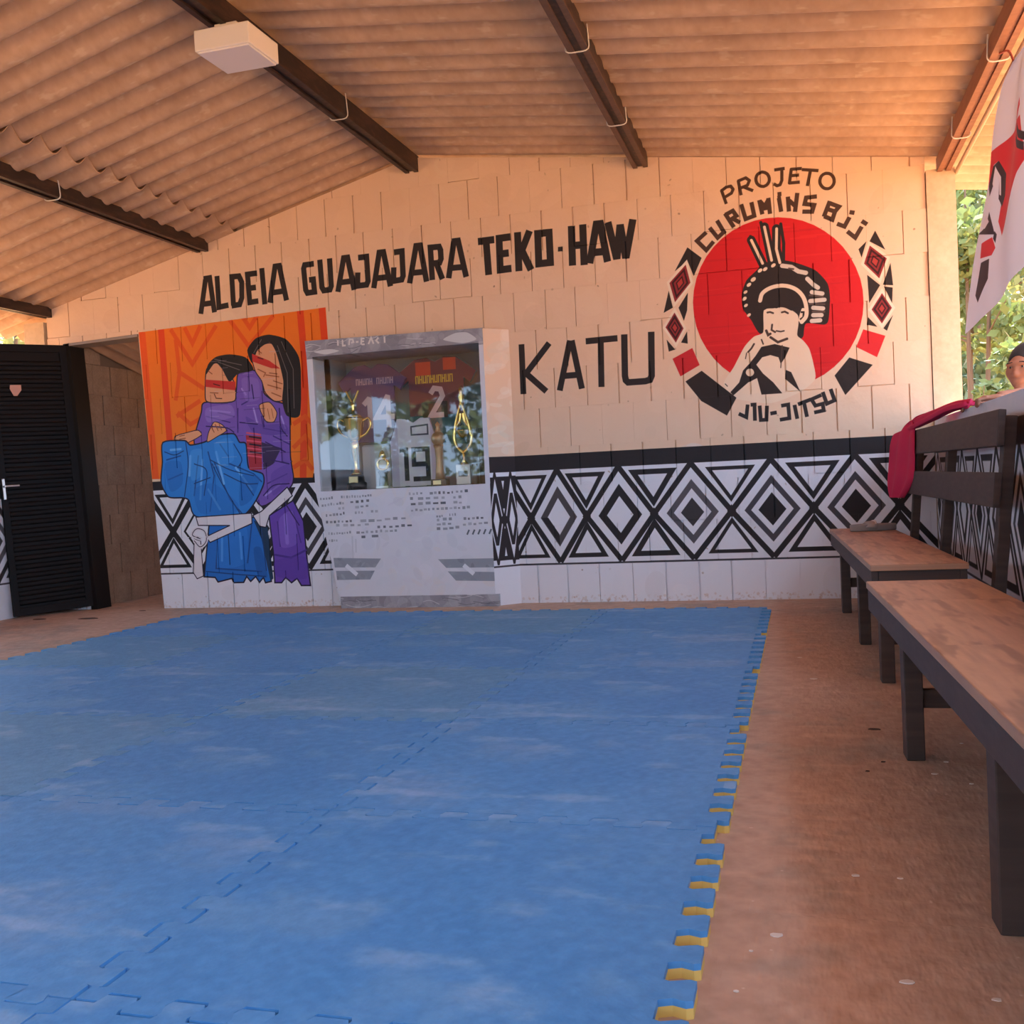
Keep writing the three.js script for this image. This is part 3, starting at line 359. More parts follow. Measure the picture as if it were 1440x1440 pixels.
// ================================================================ corrugated roof, one part per sheet
const PITCH = 0.2, AMP = 0.042;
function sheetGeo(s0, s1, z0, waves, slope, dy) { // runs down the slope from x = s0 to s1
  const nz = waves * 10, pos = [], uv = [], idx = [], th = 0.007, len = Math.hypot(s1 - s0, (s1 - s0) * slope);
  for (const side of [0, 1]) for (let i = 0; i <= nz; i++) for (let j = 0; j <= 1; j++) {
    const z = z0 + i / 10 * PITCH, x = j ? s1 : s0;
    pos.push(x, RY + slope * (x - RX) + dy + AMP * (1.2 - 2 * Math.sqrt(Math.cos(Math.PI * z / PITCH) ** 2 + 0.008)) + side * th, z); uv.push(z, j * len);
  }
  const row = (nz + 1) * 2, up = s1 > s0;
  const quad = (a, b, c, d) => idx.push(a, b, c, a, c, d);
  for (let i = 0; i < nz; i++) { const a = i * 2, b = a + 1, c = a + 3, d = a + 2;
    if (up) { quad(a, b, c, d); quad(row + a, row + d, row + c, row + b); quad(a, d, row + d, row + a); quad(b, row + b, row + c, c); } else { quad(a, d, c, b); quad(row + a, row + b, row + c, row + d); quad(a, row + a, row + d, d); quad(b, c, row + c, row + b); } }
  quad(0, row, row + 1, 1); quad(nz * 2, nz * 2 + 1, row + nz * 2 + 1, row + nz * 2);
  let g = new THREE.BufferGeometry(); g.setAttribute('position', new THREE.Float32BufferAttribute(pos, 3)); g.setAttribute('uv', new THREE.Float32BufferAttribute(uv, 2)); g.setIndex(idx);
  g = toCreasedNormals(g, 0.7); return g;
}
const roof = structGroup('ceiling', 'gable roof of brown corrugated sheets');
for (let k = 0; k < 11; k++) {
  const z0 = -1.5 + k * 1.0, lift = (k % 2) * 0.004;
  obj('roof_sheet', sheetGeo(RX, -4.12, z0, 5, SL, 0.012 + lift), sheetMat, roof);
  obj('roof_sheet', sheetGeo(-3.84 + (k % 3) * 0.012, -6.15, z0, 5, SL, -0.012 + lift), sheetMat, roof);
  obj('roof_sheet', sheetGeo(RX, -0.45, z0, 5, SR, 0.012 + lift), sheetMat, roof);
  obj('roof_sheet', sheetGeo(-0.72, 1.85, z0, 5, SR, -0.008 + lift), sheetMat, roof);
}
obj('ridge_cap', [prism([[RX - 0.2, RY - 0.01], [RX, RY + 0.045], [RX + 0.2, RY + 0.02], [RX + 0.2, RY + 0.03], [RX, RY + 0.058], [RX - 0.2, RY]], -1.5, 9.5)], sheetMat, roof);
const roof2 = structGroup('ceiling_store', 'low corrugated roof of the store room');
for (let k = 0; k < 4; k++) { // falls towards the back
  const g = new THREE.PlaneGeometry(1.02, 2.6, 51, 1).rotateX(-Math.PI / 2), p = g.attributes.position;
  for (let i = 0; i < p.count; i++) { const x = p.getX(i) + k - 5.05, z = p.getZ(i) - 1.95; p.setXYZ(i, x, 2.17 + (z + 0.75) * 0.24 + 0.022 * Math.cos(x / 0.17 * 6.283), z); }
  g.computeVertexNormals(); const b = g.clone().translate(0, 0.007, 0); obj('roof_sheet', [g, b], sheetMat, roof2);
}

// ================================================================ roof beams
function beam(x0, x1, y0, y1, z0, z1, mat, label, ties, flangeMat = mat, group = 'roof beams') {
  const t = thing('roof_beam', label, 'beam', [(x0 + x1) / 2, y0, z0], group), w = (x1 - x0) / 2, h = y1 - y0, L = z1 - z0;
  obj('web', metreBox(-w, w, 0.012, h, 0, L), mat, t);
  for (const s of [-1, 1]) obj('lower_flange', metreBox(s > 0 ? w - 0.03 : -w, s > 0 ? w : -w + 0.03, 0, 0.013, 0, L), flangeMat, t);
  for (const z of ties) {
    const c = new THREE.CatmullRomCurve3([V(-w - 0.004, h + 0.02, z - z0 + 0.01), V(-w - 0.006, h * 0.5, z - z0), V(-w - 0.004, -0.004, z - z0), V(0, -0.012, z - z0), V(w + 0.004, -0.004, z - z0), V(w + 0.006, h * 0.5, z - z0), V(w + 0.004, h + 0.02, z - z0 + 0.01)]);
    const m = obj('cable_tie', new THREE.TubeGeometry(c, 24, 0.0038, 6), tieMat, t); m.userData.label = 'thin white cable tie';
  }
  return t;
}
beam(-2.435, -2.335, 3.12, 3.235, -0.62, 9.3, steel, 'dark ridge beam carrying the square white lamp', [0.62, 3.6]);
beam(-0.79, -0.69, 2.945, 3.035, -0.62, 9.3, steel, 'brown steel roof beam ending above the lettering TEKO-HAW', [1.46, 0.34], litFlangeSteel);
beam(-4.17, -4.07, 2.735, 2.82, -0.62, 9.3, steel, 'dark roof beam under the overlapping sheets', [1.05, 3.2]);
beam(-5.6, -5.52, 2.36, 2.44, -0.62, 9.3, steel, 'brown eave beam above the black door', []);
const b5 = beam(1.12, 1.2, 2.68, 2.77, -0.62, 9.3, litSteel, 'eave beam toned light brown as lit from which the flag hangs', [1.27, 0.13]);
{ const m = obj('conduit', [cyl(V(0.075, -0.01, 0.0), V(0.075, -0.01, 9.5), 0.014, 0.014, 10)], M({ color: lin(0.5, 0.33, 0.2), roughness: 0.5 }), b5); m.userData.label = 'thin conduit pipe along the beam'; }

// ================================================================ ceiling lamp
{
  const t = thing('ceiling_lamp', 'square white plastic ceiling lamp under the ridge beam', 'lamp', [-2.3, 2.955, 1.95]);
  const white = M({ color: lin(0.82, 0.76, 0.68), roughness: 0.4 });
  t.rotation.y = -0.01;
  const hs = obj('housing', at(new RoundedBoxGeometry(0.29, 0.1, 0.28, 2, 0.006), 0, 0.055, 0), white, t);
  obj('diffuser', at(new RoundedBoxGeometry(0.27, 0.012, 0.26, 2, 0.004), 0, 0.003, 0), M({ color: lin(0.8, 0.74, 0.7), roughness: 0.25 }), hs);
  obj('bracket', rbox(-0.1, 0.02, 0.1, 0.17, -0.03, 0.03, 0.004), white, t);
}

// ================================================================ foam mats, each with its toothed outline in two layers
const TH = 0.03;
function tooth(n = 7, a = 0.028) { const out = [[0, 0], [0.045, 0]], p = 0.91 / n; for (let k = 0; k < n; k++) { const s = 0.045 + k * p; out.push([s + 0.04 * p, -a], [s + 0.5 * p, -a], [s + 0.54 * p, -a * 0.6], [s + 0.46 * p, a * 0.6], [s + 0.49 * p, a], [s + 0.99 * p, a], [s + 1.03 * p, a * 0.6], [s + 0.97 * p, -a * 0.2]); } out.push([0.955, 0], [1, 0]); return out; }
const TO = tooth();
function matShape() {
  const q = [];
  for (const [t, d] of TO) q.push([t - 0.5, -0.5 + d]);                 // back edge (z = -0.5 side), left to right
  for (const [t, d] of TO) q.push([0.5 + d, t - 0.5]);                  // right edge
  for (const [t, d] of [...TO].reverse()) q.push([t - 0.5, 0.5 + d]);
  for (const [t, d] of [...TO].reverse()) q.push([-0.5 + d, t - 0.5]);
  const out = q.filter((p, i) => { const n = q[(i + 1) % q.length]; return Math.hypot(p[0] - n[0], p[1] - n[1]) > 1e-4; });
  return new THREE.Shape(out.map(([x, z]) => new THREE.Vector2(x * 0.994, -z * 0.994)));
}
const MS = matShape();
const layer = (d, y, bev) => { const g = new THREE.ExtrudeGeometry(MS, { depth: d - (bev ? 0.003 : 0), bevelEnabled: bev, bevelSize: 0, bevelThickness: 0.003, bevelOffset: -0.0015, bevelSegments: 1 }); g.rotateX(-Math.PI / 2); return at(g, 0, y, 0); };
const topGeo = layer(0.012, 0.018, false), baseGeo = layer(0.018, 0, false);
const matTexOf = (c0, c1, c2) => dataTex(512, (u, v) => { const n = fbm(u, v, 4, 5), s = fbm(u + 0.2, v, 6, 6, 1, 1), f = fbm(u, v, 60, 3), w = fbm(u, v + 0.4, 7, 6, 1, 2); let c = mixc(c0, c1, n); c = mixc(c, c2, smooth(0.56, 0.78, s) * 0.5); c = mixc(c, [172, 196, 224], smooth(0.55, 0.82, w) * 0.4); return c.map((k) => k + 22 * (f - 0.5)); }, 1.37);
const matBump = dataTex(256, (u, v) => grey(255 * (0.5 * fbm(u, v, 60, 2) + 0.5 * fbm(u, v, 12, 3))), 0.4, false);
const matMats = [[[64, 136, 200], [80, 150, 210], [106, 160, 206]], [[66, 138, 202], [86, 154, 212], [120, 160, 204]], [[78, 142, 192], [94, 154, 200], [112, 162, 198]]].map((c) => M({ map: matTexOf(...c), roughness: 0.6, bumpMap: matBump, bumpScale: 0.0015 }));
const yellowFoam = M({ color: lin(0.72, 0.52, 0.14), roughness: 0.8 });
seed = 5;
const faded = new Set(['1,2', '2,3', '1,0', '3,1']);
for (let c = 0; c < 4; c++) for (let r = 0; r < 6; r++) {
  const f = faded.has(c + ',' + r);
  const ord = ['first', 'second', 'third', 'fourth', 'fifth', 'sixth'];
  const t = thing('foam_mat', `${f ? 'faded' : 'bright'} blue foam mat, ${ord[r]} from mural wall in ${ord[c]} row from benches`, 'mat', [-c - 0.5 + rr(-0.0018, 0.0018), 0, r + 0.5 + rr(-0.0018, 0.0018)], 'interlocking foam mats on the floor');
  t.rotation.y = rr(-0.0018, 0.0018);
  const off = [rr(0, 1), rr(0, 1)];
  const tg = topGeo.clone(), u = tg.attributes.uv; for (let i = 0; i < u.count; i++) u.setXY(i, u.getX(i) + off[0], u.getY(i) + off[1]);
  obj('top_layer', tg, f ? matMats[2] : matMats[(c + r) % 2], t);
  const m = obj('base_layer', baseGeo, yellowFoam, t); m.userData.label = 'yellow foam underside';
}

// flakes of white paint and dark scraps lying on the floor
{
  seed = 61; const flake = M({ color: lin(0.72, 0.66, 0.6), roughness: 0.9 }), scrap = M({ color: lin(0.06, 0.035, 0.025), roughness: 0.9 });
  const bit = (p, w, d, mat, name) => { const q = []; for (let i = 0; i < 9; i++) { const a = i / 9 * 6.283; q.push(new THREE.Vector2(Math.cos(a) * w * rr(0.7, 1.1), Math.sin(a) * d * rr(0.7, 1.1))); } const g = new THREE.ExtrudeGeometry(new THREE.Shape(q), { depth: 0.002, bevelEnabled: false }).rotateX(-Math.PI / 2); obj(name, at(g, p[0], 0.0005, p[1]), mat, theFloor); };
  for (const [p, w] of [[[[0.148,4.496]], 0.014], [[[0.363,4.64]], 0.013], [[[0.392,4.183]], 0.006], [[[0.303,4.18]], 0.01], [[[0.55,3.402]], 0.01], [[[0.596,3.276]], 0.008], [[[0.633,3.486]], 0.006], [[[0.667,3.063]], 0.006], [[[0.087,4.721]], 0.005], [[[0.243,2.072]], 0.016], [[[0.189,1.58]], 0.012], [[[0.104,4.568]], 0.004], [[[0.495,4.676]], 0.008]]) bit(p[0], w, w * 0.6, flake, 'paint_flake');
  for (const [p, w] of [[[[0.426,2.903]], 0.022], [[[0.424,3.293]], 0.008], [[[0.374,3.393]], 0.006], [[[-4.912,-0.045]], 0.09], [[[-5.341,-0.037]], 0.06], [[[-4.744,-0.463]], 0.03]]) bit(p[0], w, Math.max(0.006, w * 0.5), scrap, 'dark_scrap');
}

// ================================================================ benches
const woodTex = dataTex(512, (u, v) => { const g = fbm(u, v, 5, 6, 1, 10), s = fbm(u, v, 6, 4), k = fbm(u, v, 4, 3, 1, 5); let c = mixc([150, 116, 94], [198, 156, 126], g); c = mixc(c, [110, 78, 64], smooth(0.55, 0.75, k) * 0.55); return mixc(c, [176, 138, 108], smooth(0.55, 0.75, s) * 0.4); }, 0.8);
const seatWood = M({ map: woodTex, roughness: 0.42, bumpMap: roughBump, bumpScale: 0.001 });
const darkTex = dataTex(256, (u, v) => mixc([52, 42, 40], [80, 66, 60], fbm(u, v, 6, 5, 1, 6)), 0.6);
const darkWood = M({ map: darkTex, roughness: 0.6, bumpMap: roughBump, bumpScale: 0.001 });
function slatGeo(x0, x1, y0, y1, z0, z1) { const g = new RoundedBoxGeometry(x1 - x0, y1 - y0, z1 - z0, 2, 0.004), p = g.attributes.position, u = g.attributes.uv, n = g.attributes.normal; for (let i = 0; i < p.count; i++) { const ny = Math.abs(n.getY(i)); u.setXY(i, p.getZ(i) + z0, ny > 0.6 ? p.getX(i) : p.getY(i)); } return at(g, (x0 + x1) / 2, (y0 + y1) / 2, (z0 + z1) / 2); }
function bench(label, x, z0, L, turn, seatY, legs, posts, back) { // x, z0: front corner at the far end; local z runs along the bench
  const t = thing('bench', label, 'bench', [x, 0, z0], 'benches along the side wall'); t.rotation.y = turn;
  obj('seat', slatGeo(0, 0.36, seatY - 0.025, seatY, 0, L), seatWood, t).userData.label = 'worn brown plank seat';
  obj('apron', slatGeo(0.004, 0.03, seatY - 0.1, seatY - 0.024, 0.01, L - 0.01), darkWood, t);
  obj('apron', slatGeo(0.33, 0.355, seatY - 0.1, seatY - 0.024, 0.01, L - 0.01), darkWood, t);
  obj('end_rail', slatGeo(0.03, 0.33, seatY - 0.1, seatY - 0.024, 0.012, 0.036), darkWood, t);
  obj('end_rail', slatGeo(0.03, 0.33, seatY - 0.1, seatY - 0.024, L - 0.036, L - 0.012), darkWood, t);
  for (const z of legs) {
    obj('leg', slatGeo(0.032, 0.084, 0, seatY - 0.026, z - 0.04, z + 0.035), darkWood, t);
    obj('stretcher', slatGeo(0.084, 0.33, 0.15, 0.205, z - 0.015, z + 0.012), darkWood, t);
    obj('leg', slatGeo(0.3, 0.35, 0, seatY - 0.026, z - 0.04, z + 0.035), darkWood, t);
  }
  for (const z of posts) { const g = slatGeo(-0.022, 0.022, 0, 1.035, -0.033, 0.033); g.rotateZ(-0.09); obj('back_post', at(g, 0.445, 0.0, z), darkWood, t); }
  const rail = (y, h, z0_, z1) => { const g = slatGeo(-0.014, 0.014, -h / 2, h / 2, z0_, z1); g.rotateZ(-0.09); return obj('back_rail', at(g, 0.402 + y * 0.09, y, 0), darkWood, t); };
  rail(0.985, 0.14, back, back ? L : L + 0.14); rail(0.748, 0.135, back - 0.03, back ? L : L + 0.1);
  return t;
}
bench('dark wooden bench with slatted back carrying the red cloth, against the mural wall', 0.385, -0.3, 2.5, 0.035, 0.475, [0.38, 1.5, 2.42], [0.12, 1.2, 2.42], -0.12);
bench('long dark wooden bench with worn plank seat further from the mural wall', 0.43, 2.64, 2.7, 0.045, 0.46, [0.6, 1.76, 2.6], [0.75, 1.76, 2.6], 0.5);

// ================================================================ things on the benches and the side wall
{
  const t = thing('slipper', 'flat grey slipper lying on the bench seat by the mural wall', 'slipper', [0.625, 0.476, 0.0]); t.rotation.y = 0.25; t.scale.setScalar(1.08);
  const sole = new THREE.Shape(); sole.absellipse(0, 0, 0.12, 0.05, 0, 6.283); const g = new THREE.ExtrudeGeometry(sole, { depth: 0.024, bevelEnabled: true, bevelSize: 0.006, bevelThickness: 0.006, bevelSegments: 3, curveSegments: 24 }); g.rotateX(-Math.PI / 2);
  obj('sole', at(g, 0, 0.006, 0), M({ color: lin(0.24, 0.23, 0.23), roughness: 0.8 }), t);
  const p = []; for (let i = 0; i <= 10; i++) { const a = i / 10 * Math.PI; p.push(V(-0.02 + 0.01 * Math.sin(a), 0.03 + 0.035 * Math.sin(a), 0.052 * Math.cos(a))); }
  const strapG = new THREE.TubeGeometry(new THREE.CatmullRomCurve3(p), 20, 0.024, 8).scale(1.3, 0.6, 1); const strapM = obj('strap', strapG, M({ color: lin(0.3, 0.29, 0.29), roughness: 0.75 }), t);
  const q = p.map((v) => V(v.x * 1.3 + 0.02, v.y * 0.6 + 0.014, v.z * 1.02)); obj('trim_line', new THREE.TubeGeometry(new THREE.CatmullRomCurve3(q), 20, 0.005, 6), M({ color: lin(0.6, 0.58, 0.57), roughness: 0.7 }), strapM);
}
function clothStrip(rows, folds, depth) { // rows: [centre, half width vector, normal], closed loft of a folded cloth
  const n = 40, pos = [], idx = [], uv = [];
  rows.forEach(([c, w, nn, ph], r) => { for (let i = 0; i < n; i++) { const a = i / n * 2 * Math.PI, k = Math.cos(a), s = Math.sin(a); const f = depth * (s * 0.7 + 0.45 * Math.sin(folds * k * 2.2 + ph) * (s > 0 ? 1 : 0.6)); pos.push(c[0] + w[0] * k + nn[0] * f, c[1] + w[1] * k + nn[1] * f, c[2] + w[2] * k + nn[2] * f); uv.push(i / n, r / rows.length); } });
  for (let r = 0; r + 1 < rows.length; r++) for (let i = 0; i < n; i++) { const a = r * n + i, b = r * n + (i + 1) % n; idx.push(a, b, b + n, a, b + n, a + n); }
  for (const r of [0, rows.length - 1]) { const c = pos.length / 3; pos.push(...rows[r][0]); uv.push(0.5, 0.5); for (let i = 0; i < n; i++) { const a = r * n + i, b = r * n + (i + 1) % n; idx.push(...(r ? [a, b, c] : [b, a, c])); } }
  const g = new THREE.BufferGeometry(); g.setAttribute('position', new THREE.Float32BufferAttribute(pos, 3)); g.setAttribute('uv', new THREE.Float32BufferAttribute(uv, 2)); g.setIndex(idx); g.computeVertexNormals(); return g;
}
{
  const key = [ // along the top of the rail and then down its front
    [[1.06, 1.15, 0.78], [0.03, 0.01, 0.0], [0, 1, 0]], [[1.02, 1.15, 0.6], [0.045, 0.02, 0.01], [-0.3, 1, 0]], [[0.96, 1.125, 0.3], [0.05, 0.035, 0.01], [-0.6, 1, 0]], [[0.9, 1.1, 0.05], [0.04, 0.04, 0.03], [-0.8, 0.8, 0]], [[0.86, 1.08, -0.15], [0.02, 0.03, 0.12], [-0.9, 0.5, 0]],
    [[0.84, 1.05, -0.17], [0.04, 0.01, 0.2], [-0.95, 0.3, 0]], [[0.825, 0.98, -0.17], [0.045, 0, 0.24], [-1, 0, 0]], [[0.82, 0.88, -0.19], [0.048, 0, 0.25], [-1, 0, 0]], [[0.81, 0.78, -0.2], [0.05, 0, 0.24], [-1, 0, 0]], [[0.8, 0.71, -0.25], [0.045, 0, 0.17], [-1, 0, 0]], [[0.79, 0.655, -0.3], [0.03, 0, 0.1], [-1, 0, 0]]];
  const rows = []; const cv = (k) => new THREE.CatmullRomCurve3(key.map((q) => V(...q[k]))); const c0 = cv(0), c1 = cv(1), c2 = cv(2);
  for (let i = 0; i <= 60; i++) { const t = i / 60, f = (c) => c.getPoint(t).toArray(); rows.push([f(c0), f(c1), f(c2), t * 3]); }
  tag(obj('cloth', clothStrip(rows, 3, 0.022), M({ color: lin(0.62, 0.018, 0.085), roughness: 0.85, side: THREE.DoubleSide })), 'crimson red cloth draped over the end of the bench back', 'cloth');
}

// ================================================================ door leaf standing open, and its frame
{
  const t = structGroup('door_1', 'black steel door of horizontal ribs standing open'); t.position.set(-5.3, 0.03, -0.6); t.rotation.order = 'ZYX'; t.rotation.set(0, -2.118, 0.055);
  const Wd = 0.6, H = 2.1;
  obj('panel', box(0.02, Wd, 0, H, -0.006, 0.006), blackSteel, t);
  obj('stile', rbox(0, 0.055, 0, H, -0.02, 0.02, 0.003), blackSteel, t); obj('stile', rbox(Wd - 0.045, Wd, 0, H, -0.02, 0.02, 0.003), blackSteel, t);
  obj('rail', rbox(0.05, Wd - 0.04, 0, 0.06, -0.019, 0.019, 0.003), blackSteel, t); obj('rail', rbox(0.05, Wd - 0.04, H - 0.06, H, -0.019, 0.019, 0.003), blackSteel, t);
  const sg = new THREE.CylinderGeometry(0.016, 0.016, Wd - 0.1, 8).rotateZ(Math.PI / 2).scale(1, 1.35, 0.8); at(sg, Wd / 2 + 0.004, 0, 0);
  for (let k = 0; k < 28; k++) obj('slat', sg, blackSteel, t).position.set(0, 0.1 + k * 0.0685, -0.008);
  const st = new THREE.Shape([[-0.045, 0.04], [0.035, 0.04], [0.04, 0.01], [0.015, -0.045], [-0.01, -0.045], [-0.045, 0.0]].map(([a, b]) => new THREE.Vector2(a, b)));
  obj('sticker', at(new THREE.ExtrudeGeometry(st, { depth: 0.002, bevelEnabled: false }), 0.42, 1.74, -0.024), M({ color: lin(0.62, 0.33, 0.25), roughness: 0.5 }), t).userData.label = 'pale peach shield sticker';
  const hd = obj('handle', [rbox(Wd - 0.03, Wd - 0.01, 0.9, 1.06, -0.034, -0.02, 0.003), cyl(V(Wd - 0.02, 1.0, -0.03), V(Wd - 0.02, 1.0, -0.07), 0.008), cyl(V(Wd - 0.02, 1.0, -0.07), V(Wd - 0.12, 1.0, -0.07), 0.008)], M({ color: lin(0.6, 0.58, 0.55), roughness: 0.3, metalness: 0.8 }), t); hd.userData.label = 'bright metal lever handle';
  const fr = structGroup('trim_7', 'thin dark steel frame of the doorway');
  const bar = (x0, y0, x1, y1, w) => { const a = V(x0, y0, -0.6), b = V(x1, y1, -0.6), d = b.clone().sub(a), g = rbox(-w / 2, w / 2, 0, d.length(), -0.165, 0.012, 0.003); g.rotateZ(Math.atan2(-d.x, d.y)); return at(g, x0, y0, -0.6); };
  obj('jamb', bar(DL(0) + 0.012, 0, DL(DTOP) + 0.012, DTOP, 0.06), blackSteel, fr); obj('head', bar(DL(DTOP), DTOP - 0.012, DR(DTOP), DTOP + 0.01, 0.022), M({ color: lin(0.3, 0.24, 0.2), roughness: 0.5, metalness: 0.3 }), fr);
}

// ================================================================ showcase: painted body, niche, glass
const bF = board(-3.3, -0.02, -1.78, 2.0, 940);
{
  const g = bF.g; g.fillStyle = '#d3d6de'; g.fillRect(-4, -1, 4, 4);
  mottle(g, -3.3, 0.05, -1.8, 0.86, 240, ['#c3c7d0', '#dfe1e6', '#cdd2da', '#d8d2cf'], 0.01, 0.08, 0.4);
  const word = (p0, p1, n, col, h) => { for (let i = 0; i < n; i++) { const t = (i + 0.15) / n, x = p0[0] + (p1[0] - p0[0]) * t, y = p0[1] + (p1[1] - p0[1]) * t, w = (p1[0] - p0[0]) / n * rr(0.35, 0.75); g.globalAlpha = rr(0.45, 1); g.fillStyle = col; g.fillRect(x, y - h / 2 * rr(0.5, 1), w, h * rr(0.6, 1)); } g.globalAlpha = 1; };
  seed = 77;
  const rows = [[[[-3.175,0.806],[-3.064,0.809]], 5], [[[-3.008,0.81],[-2.758,0.815]], 12], [[[-3.166,0.757],[-2.978,0.77]], 8], [[[-2.939,0.773],[-2.771,0.777]], 4], [[[-3.035,0.73],[-2.975,0.731]], 2], [[[-2.903,0.735],[-2.778,0.742]], 3], [[[-3.137,0.683],[-2.971,0.693]], 6], [[[-2.906,0.692],[-2.829,0.696]], 3], [[[-2.78,0.697],[-2.716,0.697]], 2], [[[-3.14,0.632],[-2.92,0.635]], 7], [[[-2.871,0.63],[-2.489,0.646]], 6], [[[-3.064,0.606],[-2.78,0.607]], 5], [[[-2.738,0.582],[-2.46,0.591]], 6], [[[-3.123,0.548],[-2.936,0.552]], 9], [[[-2.903,0.55],[-2.568,0.556]], 9], [[[-2.872,0.514],[-2.709,0.521]], 2], [[[-3.121,0.497],[-3.048,0.5]], 4],
    [[[-2.48,0.814],[-2.364,0.814]], 4], [[[-2.322,0.81],[-2.027,0.814]], 9], [[[-2.477,0.777],[-2.179,0.775]], 5], [[[-2.148,0.774],[-2.07,0.775]], 2], [[[-2.473,0.74],[-2.191,0.738]], 5], [[[-2.149,0.738],[-2.067,0.739]], 2], [[[-2.47,0.696],[-2.018,0.7]], 14], [[[-2.279,0.645],[-2.222,0.647]], 3], [[[-2.18,0.649],[-2.123,0.653]], 3], [[[-2.28,0.619],[-2.145,0.621]], 3], [[[-2.078,0.621],[-1.92,0.625]], 5], [[[-2.282,0.589],[-2.157,0.59]], 3], [[[-2.086,0.578],[-1.891,0.59]], 5], [[[-2.284,0.555],[-2.097,0.563]], 4]];
  rows.forEach(([p, n], i) => word(p[0], p[1], n, i % 3 ? '#858a92' : '#585c64', 0.02));
  for (let k = 0; k < 5; k++) { const p = [[-2.053,0.508],[-2.036,0.542],[-1.89,0.508]]; stroke(g, [[p[0][0] + k * (p[2][0] - p[0][0]) / 4, p[0][1]], [p[1][0] + k * (p[2][0] - p[0][0]) / 4, p[1][1]]], '#5c6168', 0.012); }
  for (const p of [[[-3.091,0.371],[-2.716,0.356],[-2.763,0.294],[-3.084,0.3]], [[-3.075,0.275],[-2.769,0.27],[-2.808,0.207],[-3.071,0.208]], [[-2.279,0.34],[-1.862,0.337],[-1.859,0.273],[-2.22,0.277]], [[-2.211,0.252],[-1.856,0.24],[-1.857,0.176],[-2.153,0.185]]]) { poly(g, p, '#8d949e'); g.save(); path(g, p, true); g.clip(); mottle(g, -3.3, 0.1, -1.8, 0.5, 260, ['#a4abb4', '#747b85', '#989fa8'], 0.008, 0.03, 0.6); g.restore(); }
  for (const s of [[[-2.993,0.314],[-2.909,0.243]], [[-2.09,0.294],[-2.017,0.229]]]) stroke(g, s, '#dfe2e8', 0.03);
  for (const s of [[[-2.932,0.526],[-2.935,0.365]], [[-2.905,0.505],[-2.909,0.405]]]) stroke(g, s, '#c2c6ce', 0.012);
  const marble = (y0, y1, n) => { g.fillStyle = '#8f9098'; g.fillRect(-3.3, y0, 1.6, y1 - y0); g.save(); g.beginPath(); g.rect(-3.3, y0, 1.6, y1 - y0); g.clip(); mottle(g, -3.3, y0, -1.78, y1, n, ['#b8bac2', '#74757e', '#a3a4ac', '#85868e'], 0.02, 0.09, 0.5); for (let i = 0; i < 26; i++) { const x = rr(-3.3, -1.8), y = rr(y0, y1); curve(g, [[x, y], [x + 0.05, y + rr(-0.015, 0.015)], [x + 0.12, y + rr(-0.02, 0.02)]], i % 2 ? '#c6c8ce' : '#696a74', 0.004); } g.restore(); };
  marble(-0.02, 0.085, 120); marble(1.83, 2.0, 90);
  // what can be made out of the lettering on the lintel: pale upright strokes
  for (const s of [[[-2.965,1.948],[-2.965,1.91]], [[-2.928,1.95],[-2.927,1.907],[-2.904,1.907]], [[-2.878,1.907],[-2.872,1.948],[-2.849,1.946],[-2.842,1.926],[-2.861,1.922]], [[-2.824,1.925],[-2.803,1.925]], [[-2.784,1.904],[-2.778,1.947],[-2.755,1.945]], [[-2.779,1.925],[-2.759,1.925]], [[-2.781,1.904],[-2.756,1.904]], [[-2.727,1.902],[-2.704,1.946],[-2.687,1.901]], [[-2.647,1.943],[-2.666,1.923],[-2.646,1.901]], [[-2.601,1.945],[-2.601,1.901]]]) stroke(g, s, '#d6d3cf', 0.013);
  for (const p of [[[-2.159,1.886],[-2.068,1.925],[-1.98,1.922],[-1.914,1.87],[-2.013,1.851]], [[-3.16,1.882],[-3.031,1.891],[-2.958,1.872],[-3.065,1.855]]]) poly(g, blob(p), '#c9cdd0');
}
const caseMat = M({ map: bF.tex(), roughness: 0.55, bumpMap: roughBump, bumpScale: 0.001 });
const caseSide = M({ color: lin(0.35, 0.37, 0.4), roughness: 0.8 });
